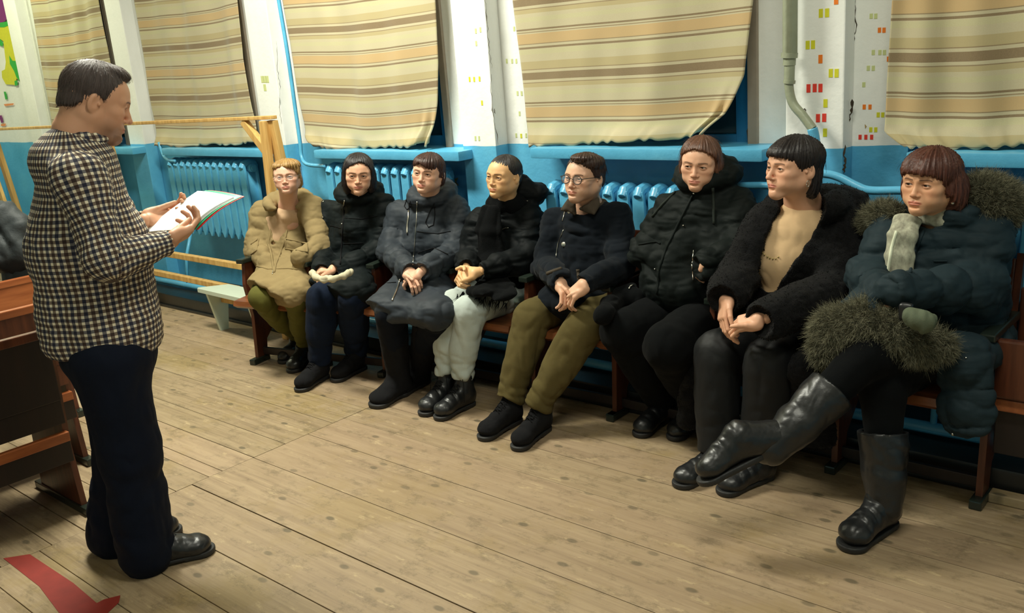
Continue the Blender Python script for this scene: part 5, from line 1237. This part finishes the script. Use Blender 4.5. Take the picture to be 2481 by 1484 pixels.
q = Sculpt(.006); q.ecap(J['pel']+V((0, -.03, .08)), J['chest']+V((0, -.02, -.03)), (.15, .130), (.14, .115), J['side'], .02); q.ell(J['chest']+V((-.05, -.085, -.13)), (.13, .09, .10), None, .05); q.cap(J['chest'], p.nb+np3((0, 0, .0)), .085, .060, .04)
ring(q, p.nb+np3((0, 0, .004)), (0.05, 0, 1), p.A[0], .050, .054, .014, 14, .01); q.cap(p.nb, np3(p.C), .046, .046, .006, 's')
jm = cloth('jumper', q, BE, p.t, .0012, 6)
pr = NT('pearl').out(srgb(196, 180, 120), .3, None, Metallic=.6)
for k, (x, y) in enumerate([(1848, 612), (1853, 616), (1860, 621), (1866, 624), (1873, 626), (1880, 626), (1886, 622)]):
    h = on_surface(jm, x, y, .003)
    if h is not None: b = bmesh.new(); bmesh.ops.create_uvsphere(b, u_segments=10, v_segments=8, radius=.0035, matrix=Matrix.Translation(h)); obj('bead', b, pr, jm)
FURB = m_fur('black_fur', (.0016, .0016, .0018), (.007, .007, .008))
def ex(q):
    B = -nrm((p.A[0][0], p.A[0][1], 0)); F = -B
    ring(q, p.nb+np3((0, 0, -.030))+B*.015, (0, 0, 1), F, .115, .125, .048, 18, .02, 60, 300, lift=lambda a: .03*abs(math.sin(math.radians(a/2))))
    q.ell(np3(pY(2045, 482, 3.66)), (.10, .07, .055), None, .05); q.cap(np3(pY(1990, 478, 3.60)), np3(pY(2060, 500, 3.62)), .05, .055, .03)
    # open front: wedge cut down to the lap
    for x_, y_, r_ in ((1950, 500, .075), (1938, 525, .078), (1920, 555, .080), (1900, 590, .074), (1884, 625, .064), (1872, 655, .050), (1866, 685, .036)):
        c_ = np3(pY(x_, y_, 3.46)); q.cap(c_, c_+(np3((0, 0, CAMH))-c_)*.13, r_, r_*1.0, .010, 's')
    q.cap(np3(pY(1770, 700, 3.15)), np3(pY(1745, 690, 3.16)), .055, .05, .03)
    # skirts of the coat hanging beside the knees
    q.ecap(J['hR']+V((.04, -.02, 0)), np3(pY(1955, 900, 3.10)), (.10, .07), (.07, .05), (1, 0, 0), .04); q.ecap(np3(pY(1955, 890, 3.12)), np3(pY(1965, 1060, 3.16)), (.09, .06), (.10, .04), (1, 0, 0), .04)
    q.ecap(J['hL']+V((-.04, -.02, -.01)), np3(pY(1672, 900, 3.17)), (.08, .07), (.04, .05), (1, 0, 0), .04); q.ecap(np3(pY(1672, 890, 3.17)), np3(pY(1668, 1020, 3.20)), (.05, .05), (.05, .04), (1, 0, 0), .04)
ct = coat(p, J, FURB, name='fur_coat', rt=(.205, .14), rw=(.21, .15), rs=(.098, .092, .080), amp=.006, f=6, neckcut=.075, extra=ex, shc=.06)
P_, N_, _f = mesh_pts(ct); tuft('fur_pile', P_, N_, FURB, ct, 20000, .007, .0012, (0, -.1, -.8), .5, 2)
for b_ in 'LR': shoe(p, *J['f'+b_], MAT['leather'], J['a'+b_], 'shoe', .14, name='boot', lace=False, w=1.05)
draw('seam', ct, [(1990, 640), (2005, 660)], FURB, .002)

# ---- woman in teal padded coat with fur hood, legs crossed (eighth seat)
p = Person('woman with dark reddish hair in a teal padded coat with a fur-trimmed hood, legs crossed', at(2270, 3.48, 0)[:2], pY(2256, 440, 3.38), yaw=30, pitch=1, roll=2, scale=1.03, brow=(.05, .03, .025), lip=srgb(168, 72, 64), fw=1.06, jaw=1.12, jl=.98, neck=pY(2280, 516, 3.46), gaze=(16, 2), nr=.058, skin=srgb(226, 172, 134))
J = rig(at(2300, 3.45, .53), pY(2288, 575, 3.47), (pY(2165, 575, 3.42), pY(2385, 570, 3.50)), (pY(2112, 680, 3.30), pY(2372, 700, 3.38)), (pY(2150, 735, 3.05), pY(2180, 705, 3.06)),
        (pZ(2125, 945, .50)+V((0, .05, 0)), pZ(2105, 858, .63)), (V(), pY(1900, 1055, 2.72))); feet(J, (2045, 1336, -.25, -.97), None, .29, .15)
p.body(J)
ho = p.hair(HAIR['redbrown'], [(-180, -.13), (-100, -.12), (-72, -.06), (-58, .0), (-44, .034), (-20, .044), (8, .044), (34, .036), (50, .018), (62, -.03), (78, -.05), (100, -.12), (180, -.13)],
       CAP+[((0, 0, .045), (.106, .092, .096)), ((.028, 0, .048), (.082, .078, .060)), ((-.015, -.072, -.03), (.055, .030, .08)), ((-.025, .076, -.035), (.060, .032, .09)), ((-.06, 0, -.04), (.06, .085, .09))], wob=.0036)
p.strands(HAIR['redbrown'], ho, 600, .06, .0008, 1.0, 10, .003)
b = bmesh.new(); c = V(p.L(.01, .088, -.072)); bmesh.ops.create_icosphere(b, subdivisions=2, radius=.006, matrix=Matrix.Translation(c)); add_tube(b, [c, c+V((0, 0, .018))], .001, 5); obj('earring', b, MAT['metal'], p.t)
legs(p, J, BP, (.112, .080), (.050, .040), amp=.004, anklec=0)
TL = m_cloth('teal_padded_nylon', (.016, .029, .036), .62, 900, .2, .35, 8)
def ex(q):
    F = nrm((p.A[0][0], p.A[0][1], 0)); ring(q, p.nb+np3((0, 0, -.01)), (0, 0, 1), F, .095, .105, .035, 16, .015, 55, 305, lift=lambda a: .02*abs(math.sin(math.radians(a/2))))
    q.ell(np3(pY(2370, 480, 3.60)), (.10, .07, .05), None, .04)
    q.ecap(J['hR']+V((.02, -.03, .02)), np3(pY(2330, 860, 3.20)), (.13, .08), (.09, .06), (1, 0, 0), .04); q.ecap(np3(pY(2330, 850, 3.20)), np3(pY(2345, 1030, 3.17)), (.095, .055), (.095, .045), (1, 0, 0), .04, puff=(.13, .022, 0))
    q.cap(J['hL']+V((-.03, -.05, .03)), np3(pY(2080, 770, 3.10)), .10, .085, .05); q.cap(J['wR'], np3(pY(2150, 700, 3.06)), .055, .05, .02)
ct = coat(p, J, TL, rt=(.205, .15), rw=(.22, .165), rs=(.100, .094, .072), puff=(.14, .022, .03), sp=(.12, .020, 0), amp=.009, neckcut=.072, extra=ex)
draw('pocket_welt', ct, [(2262, 632), (2295, 632)], TL, .003); draw('front_edge', ct, [(2245, 540), (2222, 600), (2205, 660)], TL, .006); draw('zip_pull', ct, [(2308, 1048), (2313, 1078)], MAT['metal'], .004); draw('snap_button', ct, [(2340, 866), (2341, 868)], MAT['metal'], .004)
FUR = m_fur('grey_green_fur', srgb(74, 74, 58), srgb(150, 146, 120))
def furband(name, pts, rs_, n, L, seed, par, dirv=(0, 0, -.5)):
    q = Sculpt(.007)
    for (a_, b_), (r0, r1) in zip(zip(pts, pts[1:]), zip(rs_, rs_[1:])): q.cap(a_, b_, r0, r1, .03)
    o = cloth(name, q, FUR, par, .010, 18); P_, N_, _ = mesh_pts(o); tuft('fur_pile', P_, N_, FUR, o, n, L, .0008, dirv, .8, seed, .6); return o
furband('hood_fur', [np3(pY(x, y, Y_)) for x, y, Y_ in ((2350, 490, 3.50), (2385, 480, 3.52), (2420, 495, 3.54), (2440, 515, 3.56))], [.04, .062, .06, .035], 24000, .038, 3, ct, (.2, 0, .2))
furband('hood_fur', [np3(pY(x, y, Y_)) for x, y, Y_ in ((2170, 515, 3.40), (2135, 522, 3.44), (2105, 540, 3.52))], [.028, .034, .03], 10000, .032, 4, ct, (-.2, 0, .2))
lap = furband('hem_fur', [np3(pY(x, y, Y_)) for x, y, Y_ in ((2010, 838, 2.98), (2035, 800, 3.00), (2100, 785, 3.02), (2150, 800, 3.03), (2210, 825, 3.06), (2280, 835, 3.10))], [.045, .062, .070, .055, .048, .035], 55000, .042, 5, ct, (-.2, -.3, -.8))
q = Sculpt(.005); F = nrm((p.A[0][0], p.A[0][1], 0)); ring(q, p.nb+np3((0, 0, .022)), (0.12, 0, 1), F, .066, .072, .026, 16, .01)
ring(q, p.nb+np3((0, 0, -.008)), (0.16, .1, 1), F, .078, .084, .024, 16, .01)
fl = [np3(pY(x, y, Y_)) for x, y, Y_ in ((2200, 530, 3.33), (2185, 570, 3.28), (2180, 620, 3.26), (2178, 672, 3.24))]
for a_, b_ in zip(fl, fl[1:]): q.ecap(a_, b_, (.050, .020), (.048, .018), (1, .3, 0), .02)
SCF = NT('scarf_cream_grey'); P_ = SCF.coord(); n_ = SCF.noise(SCF.map(P_, (1, 1, .5)), 60, 3); st_ = SCF.math('MULTIPLY_ADD', n_, 1.6, -.35)
sc_ = cloth('scarf', q, SCF.out(SCF.mix(st_, srgb(196, 196, 172), srgb(104, 100, 88)), .9, SCF.bump(SCF.noise(P_, 500, 2), .3, .003)), p.t, .005, 14, (1, 1, .4))
draw('scarf_border', sc_, [(2172, 560), (2160, 600), (2153, 650), (2150, 672)], m_cloth('cream_knit', srgb(222, 226, 200), .9), .006, 6, .001)
GG = m_cloth('grey_green_mitten', srgb(92, 100, 82), .95, 400, .5, .3, 14)
q = Sculpt(.005); w_ = [np3(pY(x, y, 2.96)) for x, y in ((2205, 762), (2225, 772), (2245, 775))]
for a_, b_ in zip(w_, w_[1:]): q.cap(a_, b_, .024, .03, .02)
q.cap(w_[0]+np3((0, 0, -.02)), w_[1]+np3((.02, 0, -.025)), .018, .022, .02)
mt = tag(cloth('mitten', q, GG, None, .003, 22), 'grey-green mitten on the fur-trimmed lap of the woman in the teal coat', 'mitten')
q = Sculpt(.005); q.box(np3(pY(2195, 755, 2.99)), (.022, .012, .03), None, .006); tag(cloth('phone_case', q, MAT['leather'], None, .001, 22), 'small black shiny case beside the mitten', 'case')
def tallboot(heel, toe, ank, knee, up=None):
    o = shoe(p, heel, toe, MAT['leather'], ank, 'tall', .16, lace=False, w=1.16, up=up, shaft_r=.058, hg=1.3)
    q = Sculpt(.0055); a_, k_ = np3(ank), np3(knee); top = a_+(k_-a_)*.60; q.cap(a_-(k_-a_)*.15, top,   .060, .086, .02); d = nrm(k_-a_); q.plane(a_+(k_-a_)*.57, d, .004); q.cap(a_+(k_-a_)*.53, k_, .068, .090, .004, 's')
    cloth('boot_shaft', q, MAT['leather'], o, .003, 12, (1, 1, 1), 1, .001, 40, 2, [(a_+(k_-a_)*.12, d, .08, .010, .035), (a_+(k_-a_)*.4, d, .09, .005, .05)]); return o
tallboot(*J['fL'], J['aL'], J['kL'])
ft = J['aR']; ax_ = (J['aR']-J['kR']).normalized(); tdir = (pY(1795, 1105, 2.60)-ft).normalized(); up_ = -ax_
hl = ft+ax_*.10-tdir*.02; tallboot(hl, hl+tdir*.25, ft, J['kR'], up=up_)
# ================================================================ PEOPLE: STANDING MAN READING
MC = V((-3.08, 1.38, 0)); MN = V((3.08, -1.38, 0)).normalized()
def pM(x, y, off=0.0):
    d = ray(x, y); o = V((0, 0, CAMH)); return o+d*(((MC+MN*off-o).dot(MN))/d.dot(MN))
MF = V((.22, .975, 0)).normalized(); MR = V((MF.y, -MF.x, 0))
p = Person('man standing in a checked flannel shirt and dark trousers, reading from papers', MC[:2], pM(234, 243), yaw=-94, pitch=-23, roll=0, scale=1.06, brow=(.05, .035, .03), lip=srgb(170, 104, 88), fw=1.04, jaw=1.08, fem=False, stubble=.85, nose=1.04, neck=pM(190, 322), gaze=(0, -24), nr=.062, skin=srgb(206, 156, 124), vz=.95)
heelN, toeN, heelF, toeF = pZ(318, 1386), pZ(520, 1330), pZ(248, 1345), pZ(440, 1282)
J = dict(pel=pM(262, 850), chest=pM(178, 408), side=MR, sR=pM(190, 432, .185), eR=pM(262, 628, .25), wR=pM(405, 588, .15), sL=pM(185, 405, -.18), eL=pM(330, 590, -.22), wL=pM(352, 536, -.12),
         hR=pM(262, 872, .10), hL=pM(262, 858, -.10), kR=pM(312, 1095, .10), kL=pM(300, 1080, -.10), aR=heelN+(toeN-heelN)*.22+V((0, 0, .09)), aL=heelF+(toeF-heelF)*.22+V((0, 0, .09)))
cA, cB, cC, cD = pM(342, 563, -.11), pM(478, 461, -.12), pM(565, 476, .09), pM(452, 556, .11)
pn = (cB-cA).cross(cD-cA).normalized(); pn = pn if pn.z > 0 else -pn
p.hand(J['wR'], (cD+V((.0, .03, .0))-J['wR']), pn*1.0-MR*.5, MF*.3+V((0, 0, .6)), [(22, 40, 30), (30, 45, 30), (36, 48, 30), (42, 50, 30)], z=1.05, tdir=tuple(pn*.35+MF*.8-MR*.5), thumbc=(-8, 5), el=J['eR'])
p.hand(J['wL'], MF*.85+V((0, 0, .10)), pn*1.0+MR*.6, V((0, 0, 1)), [(18, 40, 30), (24, 45, 30), (30, 48, 30), (36, 50, 30)], z=1.05, tdir=tuple(MF*.9+MR*.25+V((0, 0, .25))), thumbc=(-5, 8), el=J['eL'])
q = Sculpt(.004); q.cap(J['wR']-(J['wR']-J['eR']).normalized()*.12, J['wR'], .040, .029, .01); q.cap(J['wL']-(J['wL']-J['eL']).normalized()*.12, J['wL'], .040, .029, .01); p.add(q.mesh())
p.body(J)
ho = p.hair(HAIR['man'], [(-180, -.050), (-140, -.044), (-118, -.018), (-104, .0), (-92, .014), (-84, .006), (-74, .0), (-66, .036), (-50, .062), (-25, .084), (0, .074), (25, .084), (50, .062), (66, .036), (74, .0), (84, .006), (92, .014), (104, .0), (118, -.018), (140, -.044), (180, -.050)],
       [((-.014, 0, .030), (.1005, .0832, .0970)), ((-.036, 0, -.018), (.074, .0770, .086)), ((.02, 0, .100), (.060, .050, .028))], wob=.0012)
p.strands(HAIR['man'], ho, 1400, .024, .0008, .25, 12, .0015)
TR = m_cloth('dark_navy_twill', srgb(15, 21, 35), .8, 700, .3, .3, 7)
q = Sculpt(.0075)
for a in 'RL':
    H, K, A = np3(J['h'+a]), np3(J['k'+a]), np3(J['a'+a]); q.cap(H, K, .125, .100, .03); q.cap(K, A+np3((0, 0, -.02)), .100, .096, .04); q.cap(K*.5+A*.5, A+np3((0, 0, -.02)), .094, .094, .03)
q.ell(J['pel'], (.19, .16, .14), None, .05); cr = []
for a in 'RL':
    H, K, A = np3(J['h'+a]), np3(J['k'+a]), np3(J['a'+a]); cr += [(K+np3((0, .02, -.08)), (0, 0, 1), .14, .012, .06), (A+np3((0, .03, .06)), (.2, .3, 1), .13, .016, .05)]
cloth('trousers', q, TR, p.t, .008, 5, (1, 1, .45), 1, .0015, 24, 3, cr)
SH = NT('checked_flannel'); uvn = SH.n('UVMap'); sp_ = SH.n('SeparateXYZ'); SH.put(sp_.inputs[0], uvn.outputs[0])
fu, fv = SH.math('FRACT', sp_.outputs[0]), SH.math('FRACT', sp_.outputs[1])
bu_, bv_ = SH.math('LESS_THAN', fu, .56), SH.math('LESS_THAN', fv, .56)
au = SH.math('GREATER_THAN', SH.math('FRACT', SH.math('MULTIPLY', sp_.outputs[0], .5)), .5); av = SH.math('GREATER_THAN', SH.math('FRACT', SH.math('MULTIPLY', sp_.outputs[1], .5)), .5)
nav, brn, crm = srgb(34, 38, 66), srgb(74, 50, 42), srgb(226, 216, 190)
cu, cv_ = SH.mix(au, nav, brn), SH.mix(av, nav, brn)
warp = SH.mix(bu_, crm, SH.mix(.10, cu, crm)); weft = SH.mix(bv_, crm, SH.mix(.10, cv_, crm))
both = SH.math('MULTIPLY', bu_, bv_); any_ = SH.math('MAXIMUM', bu_, bv_)
c_ = SH.mix(.5, warp, weft); c_ = SH.mix(both, c_, SH.mix(.5, (.010, .010, .014), cu)); one = SH.math('SUBTRACT', any_, both); c_ = SH.mix(SH.math('MULTIPLY', one, .72), c_, SH.mix(bu_, cv_, cu))
P_ = SH.coord(); SH.out(c_, .9, SH.bump(SH.math('ADD', SH.noise(P_, 10, 5), SH.math('MULTIPLY', SH.noise(P_, 900, 1), .1)), .35, .012))
segs = [('t', J['pel'], J['chest'], 56)]+[('a', J['s'+a], J['e'+a], 24) for a in 'RL']+[('a', J['e'+a], J['w'+a], 20) for a in 'RL']
def shirt_uv(P, F):
    C = P[F].mean(1); best = np.full(len(C), 9.0); sid = np.zeros(len(C), int); PAR = []
    for i, (k, a, b_, n_) in enumerate(segs):
        a, b_ = np3(a), np3(b_); d = b_-a; L = np.linalg.norm(d); d = d/L; t = np.clip((C-a) @ d, -.12 if i == 0 else 0, L); dist = np.linalg.norm(C-a-t[:, None]*d, axis=1)-(.185 if i == 0 else .066)
        m = dist < best; best[m] = dist[m]; sid[m] = i
        x_ = nrm(np3(MF)-d*(np3(MF) @ d)) if i == 0 else nrm(np.cross(d, np3(MR))); PAR.append((a, d, x_, np.cross(d, x_), n_))
    U = np.zeros((len(F), 4)); W = np.zeros((len(F), 4)); off0 = 0
    for i, (a, d, x_, y_, n_) in enumerate(PAR):
        m = sid == i; Q = P[F[m]]-a; ang = np.arctan2(Q @ y_, Q @ x_)/(2*PI)
        ang = ang-np.round(ang-ang[:, :1]); U[m] = ang*n_; W[m] = (Q @ d)/.0200+i*.37
    return np.stack([U, W], 2)
q = Sculpt(.006); sd = MR
q.ecap(pM(252, 800), pM(215, 600), (.185, .198), (.190, .190), sd, .04); q.ecap(pM(215, 600), pM(183, 420), (.190, .185), (.185, .125), sd, .05)
q.cap(pM(172, 392), pM(182, 345), .11, .075, .05); q.plane(pM(245, 848), (-.05, -.1, -1), .006)
for a, o_ in (('R', 1), ('L', -1)):
    q.cap(pM(176, 398, 0), J['s'+a], .10, .078, .05); q.cap(J['s'+a], J['e'+a], .080, .070, .035); w_ = np3(J['w'+a]); d_ = nrm(w_-np3(J['e'+a])); q.cap(J['e'+a], w_-d_*.02, .070, .048, .025); q.cap(w_-d_*.018, w_+d_*.1, .037, .045, .004, 's')
q.cap(p.nb+np3((0, 0, -.04)), np3(p.C), .060, .085, .012, 's')
cr = [(J['eR'], nrm(J['wR']-J['sR']), .14, .013, .05), (J['sR']*.55+J['eR']*.45, nrm(J['eR']-J['sR']), .14, .009, .06), (J['wR']*.6+J['eR']*.4, nrm(J['wR']-J['eR']), .11, .010, .035), (J['eL'], nrm(J['wL']-J['sL']), .12, .010, .05), (pM(150, 480, .15), (.3, .3, 1), .16, .008, .06), (pM(240, 700, .15), (.1, .2, 1), .2, .008, .07)]
sh = cloth('shirt', q, SH.m, p.t, .008, 6, (1, 1, .8), 1, .002, 24, 4, cr)
P_, N_, F_ = mesh_pts(sh); uvl = sh.data.uv_layers.new(name='UVMap'); uvl.data.foreach_set('uv', shirt_uv(P_, F_).astype(np.float32).ravel())
# collar as a folded band
q = Sculpt(.005); F2 = nrm((p.A[0][0], p.A[0][1], 0)); nb = p.nb; ring(q, nb+np3((0, 0, -.006)), (.10, .32, 1), F2, .072, .076, .013, 18, .008, 20, 340); ring(q, nb+np3((0, 0, -.026)), (.10, .32, 1), F2, .084, .090, .010, 18, .016, 16, 344)
co = cloth('shirt_collar', q, SH.m, p.t, .0015, 12); P_, N_, F_ = mesh_pts(co); uvl = co.data.uv_layers.new(name='UVMap')
A_ = P_[F_]-nb; an_ = np.arctan2(A_ @ np.cross((0, 0, 1), F2), A_ @ F2)/(2*PI); an_ = an_-np.round(an_-an_[:, :1]); uvl.data.foreach_set('uv', np.stack([an_*26, A_[..., 2]/.0200], 2).astype(np.float32).ravel())
for pts in ([(360, 560), (372, 580)],): pass
draw('cuff_button', sh, [(386, 632), (388, 634)], NT('pale_button').out(srgb(214, 206, 170), .3), .006)
shoe(p, heelN, toeN, MAT['leather'], J['aR'], 'shoe', .10, name='shoe', w=1.1, shaft_r=.05); shoe(p, heelF, toeF, MAT['leather'], J['aL'], 'shoe', .10, name='shoe', w=1.1, shaft_r=.05)
# papers with a green and a red folder underneath
PAPER = NT('white_paper').out((.86, .86, .84), .7); GRN = NT('green_folder').out(srgb(60, 190, 140), .4); RED = NT('red_folder').out(srgb(214, 40, 40), .4)
t = thing('paper_stack', 'stack of white papers held by the standing man, green and red folders beneath', 'papers', tuple((cA+cC)/2))
def sheet(name, mat, dz, th, grow=0.0, sh_=V((0, 0, 0)), bend=.012):
    b = bmesh.new(); n = 8; G = [[None]*(n+1) for _ in range(n+1)]; B_ = [[None]*(n+1) for _ in range(n+1)]
    for i in range(n+1):
        for j in range(n+1):
            u, v = i/n, j/n; P0 = cA.lerp(cB, u).lerp(cD.lerp(cC, u), v)+sh_+pn*(dz+bend*math.sin(PI*u)*(.4+.6*v)-bend*(v-.5)**2*2); c0 = (cA+cC)/2; P0 = P0+(P0-c0)*grow
            G[i][j] = b.verts.new(P0); B_[i][j] = b.verts.new(P0-pn*th)
    for i in range(n):
        for j in range(n):
            b.faces.new((G[i][j], G[i+1][j], G[i+1][j+1], G[i][j+1])); b.faces.new((B_[i][j], B_[i][j+1], B_[i+1][j+1], B_[i+1][j]))
        for A2, B2 in ((G[i][0], G[i+1][0]),): pass
    for i in range(n):
        for (p0, p1, p2, p3) in ((G[i][0], G[i+1][0], B_[i+1][0], B_[i][0]), (G[i+1][n], G[i][n], B_[i][n], B_[i+1][n]), (G[0][i+1], G[0][i], B_[0][i], B_[0][i+1]), (G[n][i], G[n][i+1], B_[n][i+1], B_[n][i])): b.faces.new((p0, p1, p2, p3))
    bmesh.ops.recalc_face_normals(b, faces=b.faces[:]); return obj(name, b, mat, t)
fd = (cB-cA).normalized(); rd = (cD-cA).normalized()
sheet('paper', PAPER, .004, .005); sheet('paper', PAPER, -.0025, .003, .0, rd*.006+fd*.004); sheet('green_folder', GRN, -.007, .002, .0, rd*.014+fd*.016); sheet('red_folder', RED, -.0105, .002, .0, rd*.020+fd*.020)
# dark bags and clothes left on the seats at the left edge
DG = m_plain('dark_grey_nylon', srgb(44, 50, 52), .65, .2, 14, .6, .01)
for X0, top, mid, bot, rr, lb in ((-5.12, (12, 525), (34, 560), .90, .10, 'dark grey bag standing on the furthest seat row, highest at the left edge'), (-5.14, (2, 610), (52, 640), .55, .085, 'dark grey bundle lower on the furthest seat row, just behind the checked shirt')):
    q = Sculpt(.012); a_, c_ = pX(*top, X0), pX(*mid, X0); y_ = .5*(a_.y+c_.y); b_ = V((X0, y_, bot))
    q.cap(a_, c_, rr*.8, rr, .05); q.cap(c_, b_, rr, rr*1.2, .05); q.cap(b_, b_+V((0, .12 if rr < .09 else -.06, 0)), rr, rr*.9, .05); q.plane((X0, y_, .436), (0, 0, -1), .01)
    tag(cloth('bag', q, DG, None, .014, 12, seed=int(rr*100)), lb, 'bag')
